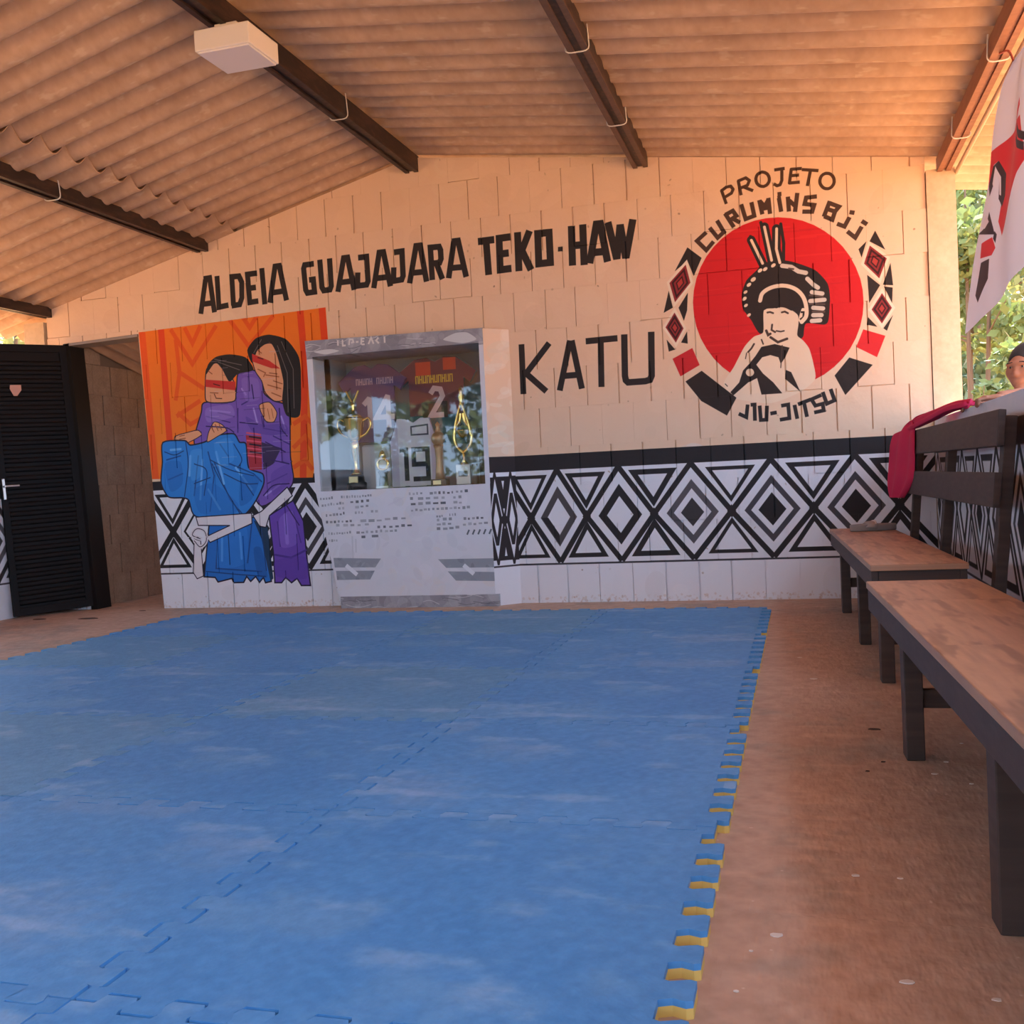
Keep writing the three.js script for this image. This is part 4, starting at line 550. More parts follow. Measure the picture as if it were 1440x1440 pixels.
{
  const t = thing('showcase', 'built in glass showcase of trophies with grey lettered lower panel', 'showcase', [-2.54, 0, ZW]); const o = (n, g, m) => obj(n, (Array.isArray(g) ? g : [g]).map((q) => at(q, 2.54, 0, -ZW)), m, t);
  const F = -0.45, B = -0.64;
  o('lower_panel', prism([[-3.06, 0.085], [-1.868, 0.085], [-1.868, 0.86], [-3.205, 0.86]], B, F), caseMat);
  o('plinth', prism([[-3.045, 0], [-1.84, 0], [-1.84, 0.085], [-3.045, 0.085]], B, F + 0.012), caseMat);
  o('lintel', prism([[-3.22, 1.845], [-1.868, 1.845], [-1.868, 1.945], [-3.228, 1.965]], B, F), caseMat);
  o('frame_post', prism([[-3.205, 0.86], [-3.165, 0.86], [-3.175, 1.845], [-3.22, 1.845]], B, F), caseMat);
  o('frame_post', prism([[-1.9, 0.86], [-1.866, 0.86], [-1.868, 1.845], [-1.9, 1.845]], B, F), caseMat);
  // plastered return on the side, running from the front edge back to the wall
  const ret = new THREE.Shape([[-1.867, -0.452], [-1.72, -0.6], [-1.9, -0.6]].map(([a, b]) => new THREE.Vector2(a, -b)));
  const rg = new THREE.ExtrudeGeometry(ret, { depth: 1.94, bevelEnabled: false }).rotateX(-Math.PI / 2);
  { const p = rg.attributes.position, u = rg.attributes.uv; for (let i = 0; i < p.count; i++) { u.setXY(i, p.getX(i), p.getY(i)); } }
  const rb = board(-1.95, -0.02, -1.68, 2.0, 500); { const g = rb.g; g.fillStyle = WARM_LIT_WALL; g.fillRect(-3, -1, 3, 4); g.fillStyle = COOL_LIT_WHITE; g.fillRect(-3, -1, 3, 2); mottle(g, -1.95, 1.05, -1.68, 2, 60, ['#f4ecdf', '#dccdb8'], 0.02, 0.08, 0.35);
    diamonds(g, [-1.885, -1.795, -1.705], [0, 0], 0.935, 0.6, 0.285, 1.045, '#2c2628', 0.011); }
  o('side_return', rg, M({ map: rb.tex(), roughness: 0.88, bumpMap: roughBump, bumpScale: 0.003 }));
  o('shelf', box(-3.2, -1.86, 0.82, 0.86, -1.06, -0.6), caseSide); o('niche_back', box(-3.2, -1.86, 0.84, 1.9, -1.08, -1.04), M({ color: lin(0.2, 0.25, 0.28), roughness: 0.9 }));
  o('niche_side', box(-3.21, -3.18, 0.84, 1.9, -1.05, -0.6), caseSide); o('niche_side', box(-1.88, -1.85, 0.84, 1.9, -1.05, -0.6), caseSide); o('niche_top', box(-3.2, -1.86, 1.86, 1.9, -1.05, -0.6), caseSide);
  const gl = o('glass_pane', prism([[-3.17, 0.862], [-1.9, 0.862], [-1.9, 1.845], [-3.178, 1.845]], F - 0.02, F - 0.014), new THREE.MeshPhysicalMaterial({ color: lin(0.97, 1, 0.99), roughness: 0.02, transmission: 1, thickness: 0, ior: 1.5, side: THREE.DoubleSide }));
  gl.userData.label = 'clear glass front with reflections';
}
// ---- jerseys in the showcase
function jersey(name, label, x0, x1, y0, y1, z, paint, sleeves) {
  const b = board(x0 - 0.12, y0, x1 + 0.12, y1, 520); paint(b.g, x0, x1, y0, y1);
  const w = x1 - x0, s = [[x0, y0], [x1, y0], [x1, y1 - 0.16]];
  if (sleeves) s.push([x1 + 0.05, y1 - 0.2], [x1 + 0.1, y1 - 0.12], [x1 - w * 0.12, y1 - 0.01]); else s.push([x1 - w * 0.08, y1 - 0.1], [x1 - w * 0.16, y1]);
  s.push([x1 - w * 0.34, y1], [x0 + w * 0.5, y1 - 0.035], [x0 + w * 0.34, y1]);
  if (sleeves) s.push([x0 + w * 0.12, y1 - 0.01], [x0 - 0.1, y1 - 0.12], [x0 - 0.05, y1 - 0.2]); else s.push([x0 + w * 0.16, y1], [x0 + w * 0.08, y1 - 0.1]);
  s.push([x0, y1 - 0.16]);
  const sh = new THREE.Shape(s.map(([a, c]) => new THREE.Vector2(a, c))), g = new THREE.ExtrudeGeometry(sh, { depth: 0.016, bevelEnabled: true, bevelSize: 0.004, bevelThickness: 0.006, bevelSegments: 2 });
  return tag(obj(name, at(g, 0, 0, z), M({ map: b.tex(), roughness: 0.9 })), label, 'jersey');
}
const num = (g, pts, col, w) => { for (const p of pts) stroke(g, p, col, w); };
jersey('jersey', 'purple jersey with pale number 14 hanging behind glass', -3.05, -2.7, 1.22, 1.8, -0.84, (g, x0, x1, y0, y1) => {
  g.fillStyle = '#5a4470'; g.fillRect(-4, 0, 4, 3); g.fillStyle = '#6e4a64'; g.fillRect(-4, y1 - 0.1, 4, 0.2);
  for (let k = 0; k < 11; k++) { const x = x0 + 0.05 + k * 0.028; if (k !== 5) num(g, [[[x, y1 - 0.1], [x, y1 - 0.15]], [[x, y1 - 0.105 - (k % 3) * 0.02], [x + 0.016, y1 - 0.105 - (k % 3) * 0.02]], [[x + 0.016, y1 - 0.1], [x + 0.016, y1 - 0.15]]], '#c8a8b0', 0.007); }
  num(g, [[[x0 + 0.1, y1 - 0.3], [x0 + 0.15, y1 - 0.25], [x0 + 0.15, y1 - 0.48]], [[x0 + 0.3, y1 - 0.48], [x0 + 0.3, y1 - 0.24], [x0 + 0.2, y1 - 0.4], [x0 + 0.35, y1 - 0.4]]], '#d8c0c4', 0.04);
}, true);
jersey('jersey', 'maroon jersey with gold lettering and pale number 2 behind glass', -2.585, -2.15, 1.17, 1.82, -0.86, (g, x0, x1, y0, y1) => {
  g.fillStyle = '#6e3440'; g.fillRect(-4, 0, 4, 3); g.fillStyle = '#2b5a66'; g.fillRect(-4, 0, 4, y0 + 0.22); g.fillStyle = '#3a1c26'; g.fillRect(x0 + 0.1, y0 + 0.2, 0.2, 0.12); g.fillStyle = '#d2452c'; g.fillRect(x0 + 0.06, y1 - 0.13, 0.12, 0.1); g.fillRect(x0 + 0.28, y1 - 0.1, 0.1, 0.09);
  for (let k = 0; k < 10; k++) { const x = x0 + 0.06 + k * 0.03; num(g, [[[x, y1 - 0.13], [x, y1 - 0.19]], [[x, y1 - 0.135 - (k % 3) * 0.024], [x + 0.018, y1 - 0.135 - (k % 3) * 0.024]], [[x + 0.018, y1 - 0.13], [x + 0.018, y1 - 0.19]]], '#e0b43c', 0.008); }
  num(g, [[[x0 + 0.17, y1 - 0.27], [x0 + 0.2, y1 - 0.23], [x0 + 0.25, y1 - 0.24], [x0 + 0.265, y1 - 0.29], [x0 + 0.17, y1 - 0.43], [x0 + 0.27, y1 - 0.43]]], '#d8b4b0', 0.04);
}, true);
jersey('jersey', 'white jersey with navy number 19 leaning behind glass', -2.73, -2.36, 0.87, 1.37, -0.8, (g, x0, x1, y0, y1) => {
  g.fillStyle = '#d4d2e0'; g.fillRect(-4, 0, 4, 3); g.fillStyle = '#bcb6d0'; g.fillRect(-4, 0, x0 + 4.06, 3); g.fillRect(x1 - 0.05, 0, 1, 3);
  poly(g, [[x0 + 0.17, y1 - 0.06], [x0 + 0.3, y1 - 0.05], [x0 + 0.3, y1 - 0.12], [x0 + 0.17, y1 - 0.12]], null, '#3a3c58', 0.012);
  num(g, [[[x0 + 0.07, y1 - 0.23], [x0 + 0.12, y1 - 0.23], [x0 + 0.12, y1 - 0.46]], [[x0 + 0.29, y1 - 0.34], [x0 + 0.18, y1 - 0.34], [x0 + 0.18, y1 - 0.23], [x0 + 0.29, y1 - 0.23], [x0 + 0.29, y1 - 0.45], [x0 + 0.17, y1 - 0.45]]], '#1e2038', 0.036);
}, false);
// ---- trophies
const gold = M({ color: lin(0.86, 0.6, 0.2), metalness: 1, roughness: 0.2 }), bronze = M({ color: lin(0.42, 0.28, 0.16), metalness: 0.7, roughness: 0.4 }), blackBase = M({ color: lin(0.02, 0.02, 0.02), roughness: 0.3 }), silver = M({ color: lin(0.5, 0.5, 0.5), metalness: 0.6, roughness: 0.35 }), plate = M({ color: lin(0.85, 0.75, 0.45), metalness: 0.5, roughness: 0.35 });
const lathe = (p, n = 28) => new THREE.LatheGeometry(p.map(([r, y]) => new THREE.Vector2(r, y)), n);
const loop = (p, r = 0.008) => new THREE.TubeGeometry(new THREE.CatmullRomCurve3(p.map((q) => V(...q))), 28, r, 8);
{
  const Y = 0.861;
  let t = thing('trophy_cup', 'tall gold two handled trophy cup on dark base', 'trophy', [-2.985, Y, -0.7]);
  { const bs = obj('base', lathe([[0, 0], [0.075, 0], [0.075, 0.05], [0.06, 0.06], [0.055, 0.11], [0, 0.11]]), blackBase, t); obj('name_plate', rbox(-0.035, 0.035, 0.025, 0.1, 0.052, 0.066, 0.003), plate, bs); } 
  obj('stem', lathe([[0, 0.11], [0.045, 0.11], [0.03, 0.13], [0.014, 0.16], [0.018, 0.22], [0.032, 0.3], [0.04, 0.35], [0.02, 0.36], [0, 0.36]]), gold, t);
  obj('bowl', lathe([[0, 0.36], [0.03, 0.365], [0.055, 0.4], [0.07, 0.46], [0.078, 0.52], [0.084, 0.53], [0.08, 0.535], [0.07, 0.52], [0.05, 0.42], [0, 0.38]]), gold, t);
  for (const s of [-1, 1]) obj('handle', loop([[s * 0.07, 0.51, 0], [s * 0.12, 0.53, 0], [s * 0.135, 0.48, 0], [s * 0.1, 0.42, 0], [s * 0.045, 0.39, 0]]), gold, t);
  obj('finial', [lathe([[0, 0.53], [0.07, 0.535], [0.05, 0.56], [0.02, 0.575], [0.012, 0.6], [0.02, 0.63], [0.012, 0.66], [0, 0.67]]), loop([[-0.05, 0.74, 0], [-0.02, 0.68, 0], [0, 0.65, 0], [0.02, 0.68, 0], [0.05, 0.74, 0]], 0.009)], gold, t);
  t = thing('trophy', 'small trophy with gold ring on narrow black column', 'trophy', [-2.76, Y, -0.68]);
  obj('base', rbox(-0.05, 0.05, 0, 0.02, -0.035, 0.035, 0.004), silver, t); obj('column', lathe([[0, 0.02], [0.036, 0.02], [0.03, 0.1], [0.04, 0.13], [0, 0.13]], 6), blackBase, t); obj('ring', at(new THREE.TorusGeometry(0.042, 0.011, 10, 28), 0, 0.18, 0), gold, t); obj('medal', at(new THREE.CylinderGeometry(0.032, 0.032, 0.01, 24).rotateX(Math.PI / 2), 0, 0.18, 0), silver, t); obj('crest', lathe([[0, 0.225], [0.03, 0.23], [0.022, 0.26], [0.01, 0.28], [0, 0.285]]), gold, t);
  t = thing('trophy', 'bronze coloured trophy column topped by a globe', 'trophy', [-2.315, Y, -0.68]);
  { const bs = obj('base', rbox(-0.06, 0.06, 0, 0.05, -0.04, 0.04, 0.004), blackBase, t); obj('name_plate', rbox(-0.04, 0.02, 0.01, 0.04, 0.038, 0.046, 0.002), plate, bs); }  obj('column', lathe([[0, 0.05], [0.035, 0.05], [0.028, 0.12], [0.024, 0.2], [0.03, 0.27], [0.04, 0.3], [0, 0.3]]), bronze, t); obj('globe', at(new THREE.SphereGeometry(0.052, 24, 18), 0, 0.345, 0), bronze, t); obj('figure', lathe([[0, 0.39], [0.02, 0.395], [0.012, 0.43], [0.018, 0.45], [0, 0.47]]), bronze, t);
  t = thing('trophy', 'tall gold lyre shaped trophy on grey block base beside the frame', 'trophy', [-2.13, Y, -0.7]);
  { const bs = obj('base', rbox(-0.055, 0.055, 0, 0.15, -0.04, 0.04, 0.006), silver, t); obj('name_plate', rbox(-0.035, 0.035, 0.06, 0.1, 0.038, 0.046, 0.002), blackBase, bs); } obj('backing', rbox(0.03, 0.09, 0, 0.15, -0.05, 0.0, 0.004), blackBase, t);  obj('stem', lathe([[0, 0.15], [0.03, 0.15], [0.01, 0.18], [0.012, 0.24], [0, 0.25]]), gold, t);
  for (const s of [-1, 1]) { obj('lyre_arm', loop([[0, 0.23, 0], [s * 0.05, 0.28, 0], [s * 0.068, 0.35, 0], [s * 0.05, 0.42, 0], [s * 0.02, 0.46, 0], [s * 0.012, 0.52, 0]], 0.013), gold, t); obj('wing', loop([[s * 0.062, 0.36, 0.01], [s * 0.05, 0.44, 0.01], [s * 0.024, 0.53, 0.01], [0, 0.6, 0.01]], 0.01), gold, t); }
  obj('cup', lathe([[0, 0.34], [0.03, 0.35], [0.045, 0.39], [0.05, 0.4], [0.03, 0.38], [0, 0.36]]), gold, t); obj('figure', lathe([[0, 0.56], [0.022, 0.57], [0.014, 0.6], [0.022, 0.64], [0.012, 0.67], [0.02, 0.69], [0, 0.72]]), gold, t);
  const bk = thing('folded_towel', 'pale folded cloth standing between the gold cup and white jersey', 'cloth', [-2.9, Y, -0.92]); obj('fold', [rbox(-0.12, 0.12, 0, 0.34, -0.02, 0.0, 0.008), rbox(-0.12, 0.115, 0, 0.33, 0.004, 0.02, 0.008)], M({ color: lin(0.6, 0.64, 0.68), roughness: 0.95 }), bk);
  tag(obj('book', rbox(-2.1, -1.94, Y, Y + 0.42, -1.0, -0.97, 0.004), M({ color: lin(0.05, 0.04, 0.045), roughness: 0.6 })), 'dark framed panel standing behind the lyre shaped trophy', 'panel').name = 'picture_panel';
}

// ================================================================ flag on the eave beam
{
  const b = board(0.3, 1.4, 3.5, 2.7, 560), g = b.g; g.fillStyle = '#e6dfe6'; g.fillRect(0, 1, 4, 2); const RD = '#d8202c', BK = '#2e2028';
  poly(g, [[1.291,2.246],[1.626,2.203],[1.877,2.176],[1.962,2.185],[2.116,2.163],[2.176,1.986],[2.021,1.97],[1.495,1.837],[1.408,1.918],[1.447,1.946],[1.543,2.015],[1.569,2.069],[1.519,2.156],[1.419,2.166],[1.262,2.093]], RD);
  poly(g, [[1.401,2.164],[1.519,2.156],[1.618,2.071],[1.587,1.989],[1.5,1.959],[1.442,2.01],[1.488,2.076],[1.446,2.127],[1.369,2.085],[1.275,2.064],[1.265,2.112]], BK); stroke(g, [[1.369,2.085],[1.447,2.133],[1.506,2.08],[1.477,2.017]], '#e8dce0', 0.03);
  poly(g, [[0.9,1.971],[1.14,1.956],[1.244,2.001],[1.313,1.882]], BK); poly(g, [[0.988,1.993],[1.169,2.005],[1.217,1.961],[1.101,1.954]], '#e4d6dc');
  poly(g, [[0.991,1.907],[1.258,1.881],[1.319,1.82],[1.225,1.806],[0.937,1.846]], RD); poly(g, [[0.953,1.822],[1.167,1.801],[1.113,1.718],[0.79,1.654],[0.733,1.698]], BK); poly(g, [[1.315,1.897],[1.364,1.871],[1.323,1.841],[1.274,1.871]], BK);
  stroke(g, [[1.943,2.158],[2.004,2.199],[2.111,2.217]], RD, 0.03); for (const s of [[[1.966,2.129],[2.038,2.079],[2.158,2.033]], [[1.998,2.157],[2.069,2.108],[2.187,2.061]]]) stroke(g, s, BK, 0.03);
  const far = [[0.439,1.54],[0.542,1.676],[0.745,1.861],[1.032,2.01],[1.268,2.124],[1.42,2.265],[1.658,2.386],[1.915,2.406]]; const fc = new THREE.CatmullRomCurve3(far.map(([z, y]) => V(z, y, 0)));
  const bot = [[0.439,1.54],[0.792,1.561],[1.159,1.564],[1.547,1.578],[1.961,1.592]], nx = 46, ny = 40, pos = [], uv = [], idx = [];
  const bc = new THREE.CatmullRomCurve3([...bot.map(([z, y]) => V(z, y, 0)), V(2.8, 1.6, 0), V(3.4, 1.62, 0)]);
  for (let j = 0; j <= ny; j++) for (let i = 0; i <= nx; i++) { const s = i / nx, t = j / ny, f = fc.getPoint(t), bo = bc.getPoint(s), nr = V(3.4, 1.62 + (2.5 - 1.62) * t, 0), tp = V(f.x, 0, 0); const top = V(fc.getPoint(1).x + (3.4 - fc.getPoint(1).x) * s, 2.43 + 0.07 * s, 0);
    const z = (1 - t) * bo.x + t * top.x + (1 - s) * (f.x - ((1 - t) * far[0][0] + t * fc.getPoint(1).x)), y = (1 - t) * bo.y + t * top.y + (1 - s) * (f.y - ((1 - t) * far[0][1] + t * fc.getPoint(1).y));
    pos.push(1.1 + 0.02 * Math.sin(7 * s + 2 * t) * Math.min(1, 4 * s) + 0.008 * Math.sin(17 * s + 5 * t), y, z); uv.push(z, y); }
  for (let j = 0; j < ny; j++) for (let i = 0; i < nx; i++) { const a = j * (nx + 1) + i; idx.push(a, a + 1, a + nx + 2, a, a + nx + 2, a + nx + 1); }
  const fg = new THREE.BufferGeometry(); fg.setAttribute('position', new THREE.Float32BufferAttribute(pos, 3)); fg.setAttribute('uv', new THREE.Float32BufferAttribute(uv, 2)); fg.setIndex(idx); fg.computeVertexNormals();
  const t = thing('flag', 'white flag with red emblem and black figure hanging from the eave beam', 'flag', [1.1, 2.44, 2]);
  obj('cloth', fg.translate(-1.1, -2.44, -2), new THREE.MeshPhysicalMaterial({ map: b.tex(), roughness: 0.9, side: THREE.DoubleSide, transmission: 0.15, thickness: 0 }), t);
  obj('cord', [loop([[0.0, 0.0, -0.1], [0.03, 0.13, -0.35], [0.06, 0.25, -0.7]], 0.005), loop([[0.0, 0.05, 1.2], [0.05, 0.25, 1.25]], 0.005)], M({ color: lin(0.5, 0.1, 0.06), roughness: 0.8 }), t);
}

// ================================================================ the child looking over the side wall
function sdfMesh(fn, c, half, res) { // surface fn = 0 inside the cube round c
  const mc = new MarchingCubes(res, new THREE.MeshBasicMaterial(), false, false, 90000); mc.isolation = 0; const h = res / 2;
  for (let k = 0; k < res; k++) for (let j = 0; j < res; j++) for (let i = 0; i < res; i++) mc.field[i + j * res + k * res * res] = -fn(c[0] + (i - h) / h * half, c[1] + (j - h) / h * half, c[2] + (k - h) / h * half);
  mc.update(); const n = mc.count, p = mc.positionArray.slice(0, n * 3); for (let i = 0; i < n; i++) for (let k = 0; k < 3; k++) p[i * 3 + k] = c[k] + p[i * 3 + k] * half;
  let g = new THREE.BufferGeometry(); g.setAttribute('position', new THREE.Float32BufferAttribute(p, 3)); g = mergeVertices(g, 1e-5); g.computeVertexNormals(); g.setAttribute('uv', new THREE.Float32BufferAttribute(new Float32Array(g.attributes.position.count * 2), 2)); return g;
}
const smin = (a, b, k) => { const h = Math.max(k - Math.abs(a - b), 0) / k; return Math.min(a, b) - h * h * k * 0.25; };
function cap(p, a, b, ra, rb) { const ab = b.map((v, i) => v - a[i]), ap = p.map((v, i) => v - a[i]); const t = Math.max(0, Math.min(1, (ab[0] * ap[0] + ab[1] * ap[1] + ab[2] * ap[2]) / (ab[0] ** 2 + ab[1] ** 2 + ab[2] ** 2 + 1e-9))); return Math.hypot(ap[0] - ab[0] * t, ap[1] - ab[1] * t, ap[2] - ab[2] * t) - (ra + (rb - ra) * t); }
const ell = (p, c, r) => { const q = p.map((v, i) => (v - c[i]) / r[i]), l = Math.hypot(...q); return (l - 1) * Math.min(...r); };
{
  const skin = M({ color: lin(0.34, 0.14, 0.075), roughness: 0.6 }), hairM = M({ color: lin(0.012, 0.01, 0.009), roughness: 0.7 });
  const HX = 1.335, HY = 1.31, HZ = 0.75;
  const t = thing('person', 'child with short dark hair looking over the low side wall, arms on its top', 'person', [HX, -0.13, HZ]);
  // head in its own frame: +z is where the face looks
  const head = (x, y, z) => { const p = [x, y, z];
    let d = ell(p, [0, 0.02, -0.008], [0.079, 0.105, 0.092]); d = smin(d, ell(p, [0, -0.045, 0.025], [0.056, 0.072, 0.06]), 0.05); // skull, jaw
    d = smin(d, cap(p, [0, 0.005, 0.084], [0, -0.025, 0.098], 0.006, 0.009), 0.016); d = smin(d, ell(p, [0, -0.03, 0.09], [0.015, 0.008, 0.011]), 0.012);
    for (const s of [-1, 1]) { d = smin(d, ell(p, [s * 0.042, -0.015, 0.058], [0.026, 0.024, 0.022]), 0.03); d = smin(d, ell(p, [s * 0.032, 0.024, 0.079], [0.026, 0.008, 0.012]), 0.016); d = Math.max(d, -ell(p, [s * 0.032, 0.007, 0.096], [0.017, 0.009, 0.012])); d = smin(d, ell(p, [s * 0.082, -0.002, -0.008], [0.012, 0.03, 0.02]), 0.012); }
    d = smin(d, ell(p, [0, -0.057, 0.082], [0.027, 0.007, 0.012]), 0.008); d = smin(d, ell(p, [0, -0.069, 0.08], [0.023, 0.008, 0.012]), 0.006); d = smin(d, ell(p, [0, -0.098, 0.064], [0.022, 0.018, 0.018]), 0.02);
    return smin(d, cap(p, [0, -0.08, -0.02], [0, -0.16, -0.035], 0.045, 0.05), 0.04); };
  const turn = new THREE.Matrix4().makeRotationY(-0.75).setPosition(0, HY + 0.13, 0);
  const hg = sdfMesh(head, [0, -0.02, 0], 0.16, 72).applyMatrix4(turn);
  const W0 = (q) => [q[0] - HX, q[1] + 0.13, q[2] - HZ]; // world to the thing's frame
  const B = [[[1.37, 1.13, 0.84], [1.38, 1.02, 0.84], 0.05, 0.07], [[1.38, 1.0, 0.72], [1.38, 1.0, 0.96], 0.065, 0.065], [[1.38, 0.98, 0.84], [1.4, 0.62, 0.84], 0.115, 0.1], [[1.4, 0.62, 0.78], [1.4, 0.62, 0.9], 0.1, 0.1], [[1.4, 0.6, 0.77], [1.39, 0.28, 0.76], 0.075, 0.05], [[1.39, 0.28, 0.76], [1.41, -0.07, 0.76], 0.048, 0.032], [[1.4, 0.6, 0.91], [1.39, 0.28, 0.93], 0.075, 0.05], [[1.39, 0.28, 0.93], [1.41, -0.07, 0.93], 0.048, 0.032], [[1.42, -0.1, 0.76], [1.3, -0.105, 0.76], 0.03, 0.024], [[1.42, -0.1, 0.93], [1.3, -0.105, 0.93], 0.03, 0.024],
    [[1.37, 1.03, 0.71], [1.3, 1.17, 0.6], 0.042, 0.034], [[1.3, 1.17, 0.6], [1.12, 1.158, 0.7], 0.033, 0.024], [[1.37, 1.03, 0.97], [1.32, 1.17, 1.1], 0.042, 0.034], [[1.32, 1.17, 1.1], [1.14, 1.158, 1.16], 0.033, 0.024]].map(([a, b, r, s]) => [W0(a), W0(b), r, s]);
  const bodyF = (x, y, z) => { let d = 1; for (const [a, b, r, s] of B) d = smin(d, cap([x, y, z], a, b, r, s), 0.035); return d; };
  const parts = [hg, sdfMesh(bodyF, W0([1.34, 0.55, 0.86]), 0.72, 110)];
  for (const [hx, hz] of [[1.1, 0.71], [1.12, 1.165]]) { // hands with fingers hooked over the inner edge
    const chain = []; [-0.026, -0.009, 0.009, 0.026].forEach((o, i) => { const l = [0.9, 1, 0.95, 0.78][i]; chain.push([[hx - 0.02, 1.155, hz + o * 0.85], [hx - 0.02 - 0.036 * l, 1.156, hz + o], 0.0085, 0.0082], [[hx - 0.02 - 0.036 * l, 1.156, hz + o], [1.04, 1.146, hz + o * 1.05], 0.0082, 0.0078], [[1.04, 1.146, hz + o * 1.05], [1.037, 1.146 - 0.028 * l, hz + o * 1.05], 0.0078, 0.007]); });
    chain.push([[hx, 1.156, hz - 0.022], [hx - 0.03, 1.153, hz - 0.052], 0.011, 0.009], [[hx - 0.03, 1.153, hz - 0.052], [hx - 0.052, 1.148, hz - 0.058], 0.009, 0.008]);
    const ch = chain.map(([a, b, r, s]) => [W0(a), W0(b), r, s]), pc = W0([hx, 1.155, hz]);
    parts.push(sdfMesh((x, y, z) => { const p = [x, y, z]; let d = ell(p, pc, [0.042, 0.014, 0.036]); for (const [a, b, r, s] of ch) d = smin(d, cap(p, a, b, r, s), 0.006); return d; }, W0([hx - 0.02, 1.14, hz]), 0.085, 64));
  }
  obj('body', parts, skin, t);
  const hair = (x, y, z) => { const p = [x, y, z]; const d = ell(p, [0, 0.03, -0.014], [0.087, 0.104, 0.098]); const face = ell(p, [0, -0.035, 0.1], [0.086, 0.102, 0.07]); return Math.max(d, -face, -(y + 0.055 + 0.25 * Math.max(0, z))); };
  obj('hair', sdfMesh(hair, [0, 0.02, 0], 0.14, 64).applyMatrix4(turn), hairM, t).userData.label = 'short dark hair';
  for (const s of [-1, 1]) { const ey = obj('eye', at(new THREE.SphereGeometry(0.0095, 14, 10), s * 0.032, 0.007, 0.08).applyMatrix4(turn), M({ color: lin(0.3, 0.24, 0.2), roughness: 0.3 }), t); obj('pupil', at(new THREE.SphereGeometry(0.006, 12, 8), s * 0.032, 0.007, 0.0852).applyMatrix4(turn), hairM, ey); obj('eyebrow', new THREE.CapsuleGeometry(0.003, 0.026, 3, 8).rotateZ(Math.PI / 2 - s * 0.12).translate(s * 0.033, 0.03, 0.09).applyMatrix4(turn), hairM, t); }
  const shirtF = (x, y, z) => { let d = 1; for (const i of [1, 2, 3]) { const [a, b, r, s] = B[i]; d = smin(d, cap([x, y, z], a, b, r + 0.012, s + 0.012), 0.05); } for (const i of [10, 12]) { const [a, b, r] = B[i]; const m = a.map((v, k) => v + (b[k] - v) * 0.6); d = smin(d, cap([x, y, z], a, m, r + 0.016, r + 0.012), 0.03); } return Math.max(d, y - 1.21, 0.66 - y); };
  obj('shirt', sdfMesh(shirtF, W0([1.37, 0.8, 0.84]), 0.34, 64), M({ color: lin(0.6, 0.45, 0.3), roughness: 0.9 }), t);
  const shortF = (x, y, z) => { let d = 1; for (const i of [3, 4, 6]) { const [a, b, r, s] = B[i]; const m = a.map((v, k) => v + (b[k] - v) * 0.7); d = smin(d, cap([x, y, z], a, i === 3 ? b : m, r + 0.014, (i === 3 ? s : r) + 0.014), 0.03); } return Math.max(d, y - 0.76, 0.5 - y); };
  obj('shorts', sdfMesh(shortF, W0([1.4, 0.52, 0.84]), 0.3, 56), M({ color: lin(0.04, 0.06, 0.14), roughness: 0.9 }), t);
}

// ================================================================ trees and shrubs outside
const barkTex = dataTex(128, (u, v) => mixc([84, 66, 50], [130, 106, 84], fbm(u, v, 6, 4, 4, 1)), 0.5), bark = M({ map: barkTex, roughness: 1 });
const leafMats = [[0.2, 0.25, 0.07], [0.32, 0.31, 0.1], [0.13, 0.17, 0.06], [0.36, 0.31, 0.12]].map((c) => new THREE.MeshPhysicalMaterial({ color: lin(...c), roughness: 0.9, transmission: 0.35, thickness: 0, side: THREE.DoubleSide }));
const TREES = 'trees beyond the shelter';
function foliage(blobs, per, size) {
  const pos = [], uv = [], idx = [];
  for (const [cx, cy, cz, r] of blobs) for (let i = 0; i < per; i++) {
    const u = rr(-1, 1), a = rr(0, 6.283), q = Math.cbrt(rr(0.1, 1)) * r, s = Math.sqrt(1 - u * u), c = V(cx + q * s * Math.cos(a), cy + q * u * 0.85, cz + q * s * Math.sin(a));
    const d = V(rr(-1, 1), rr(-1, 0.6), rr(-1, 1)).normalize(), n = V(rr(-1, 1), rr(-0.2, 1), rr(-1, 1)).normalize(), e = new THREE.Vector3().crossVectors(d, n).normalize(), L = size * rr(0.6, 1.3), w = L * 0.28, k = pos.length / 3;
    for (const [f, g] of [[0, 0], [0.5, 1], [1, 0], [0.5, -1]]) pos.push(c.x + d.x * L * f + e.x * w * g, c.y + d.y * L * f + e.y * w * g, c.z + d.z * L * f + e.z * w * g), uv.push(f, g);
    idx.push(k, k + 1, k + 2, k, k + 2, k + 3);
  }
  const g = new THREE.BufferGeometry(); g.setAttribute('position', new THREE.Float32BufferAttribute(pos, 3)); g.setAttribute('uv', new THREE.Float32BufferAttribute(uv, 2)); g.setIndex(idx); g.computeVertexNormals(); return g;
}
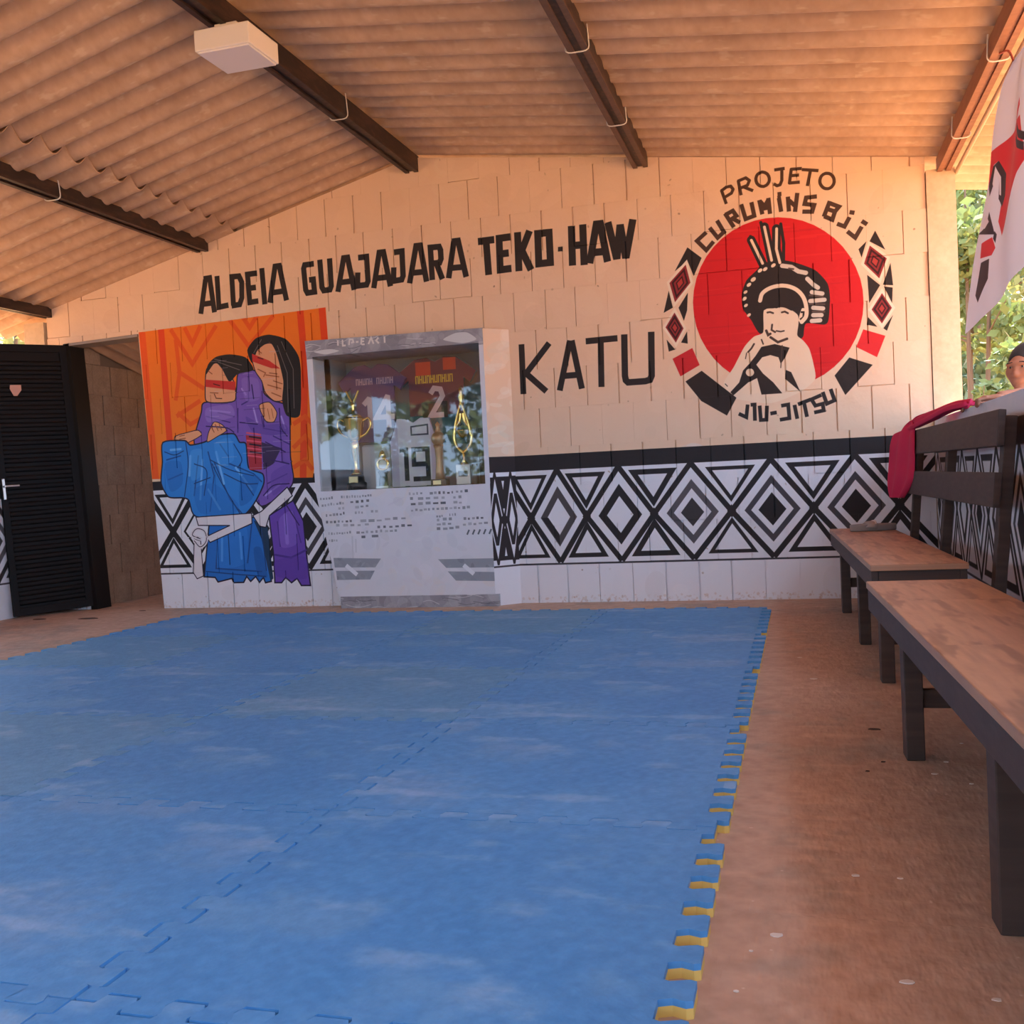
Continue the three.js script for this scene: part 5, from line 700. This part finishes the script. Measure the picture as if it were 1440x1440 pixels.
function tree(name, label, x, z, h, spread, kind, stems, nb, per, size, low = 0.35) {
  const t = thing(name, label, name === 'shrub' ? 'shrub' : 'tree', [x, -0.13, z], TREES), limbs = [], blobs = [];
  for (let i = 0; i < stems; i++) { const a = rr(0, 6.28), b = V(Math.cos(a) * 0.15 * spread, 0, Math.sin(a) * 0.15 * spread), m = V(b.x * 2.2, h * 0.45, b.z * 2.2), e = V(b.x * 4 + rr(-0.2, 0.2), h * 0.85, b.z * 4), r = 0.012 * h / Math.sqrt(stems); limbs.push(cyl(b, m, r, r * 0.7, 8), cyl(m, e, r * 0.7, r * 0.25, 8)); for (let k = 0; k < 3; k++) { const s = m.clone().lerp(e, rr(0, 0.7)); limbs.push(cyl(s, s.clone().add(V(rr(-1, 1) * spread * 0.6, rr(0.1, 0.5) * spread, rr(-1, 1) * spread * 0.6)), r * 0.35, r * 0.1, 6)); } }
  for (let i = 0; i < nb; i++) { const a = rr(0, 6.28), q = Math.sqrt(rnd()) * spread; blobs.push([Math.cos(a) * q, h * rr(low, 1), Math.sin(a) * q, spread * rr(0.3, 0.5)]); }
  obj('trunk', limbs, bark, t); obj('foliage', foliage(blobs, per, size), leafMats[kind], t).userData.kind = 'stuff';
}
seed = 91;
tree('tree', 'leafy green tree seen between the pillar and the flag', 1.95, -5.2, 4.6, 0.8, 0, 3, 18, 300, 0.13, 0.5);
tree('tree', 'pale yellow green tree with thin stems beyond the child', 3.55, -6.4, 3.8, 0.9, 1, 4, 18, 280, 0.13, 0.15);
tree('tree', 'tall dark green tree standing behind the pale one', 2.3, -10.5, 6.5, 1.7, 2, 2, 26, 330, 0.2, 0.1);
tree('tree', 'dry yellowish tree far behind the side wall', 6.2, -13, 6.5, 2.0, 3, 3, 26, 300, 0.2, 0.1);
tree('tree', 'distant olive tree closing the view beyond the pillar', 3.4, -19, 9, 3.4, 1, 2, 34, 330, 0.34, 0.05);
tree('shrub', 'bushy yellow green shrub behind the side wall', 3.1, -3.3, 1.9, 0.6, 1, 5, 16, 240, 0.1, 0.2);
tree('shrub', 'thin stemmed green shrub by the pillar', 1.75, -3.2, 1.9, 0.4, 0, 4, 12, 220, 0.1, 0.2);
tree('tree', 'broad green tree seen above the black door', -10.2, -5.2, 5.2, 1.7, 1, 2, 20, 260, 0.16, 0.25);
tree('tree', 'dark green tree further behind the black door', -16, -10, 6.5, 2.2, 2, 2, 22, 260, 0.2, 0.15);
tree('tree', 'added unseen tree darkening the glass reflection outside the wall with the black door', -9.6, 6.5, 6.0, 2.0, 2, 2, 26, 300, 0.24, 0.08);  // this and the next: added out of view to darken the showcase reflection
tree('tree', 'added unseen tree darkening the glass reflection near the open front of the shelter', -11.2, 11.5, 6.5, 2.2, 2, 2, 26, 300, 0.26, 0.08);
tree('tree', 'added unseen tree for darker glass reflections before the open front of the shelter', -7.2, 17, 6.0, 2.0, 2, 2, 26, 300, 0.26, 0.06);  // last two trees: unseen, put in so the showcase glass reflects darker
tree('tree', 'added unseen tree for darker glass reflections further along before the open front', -2.4, 19.5, 6.5, 2.2, 2, 2, 26, 300, 0.28, 0.06);

renderer.render(scene, camera);
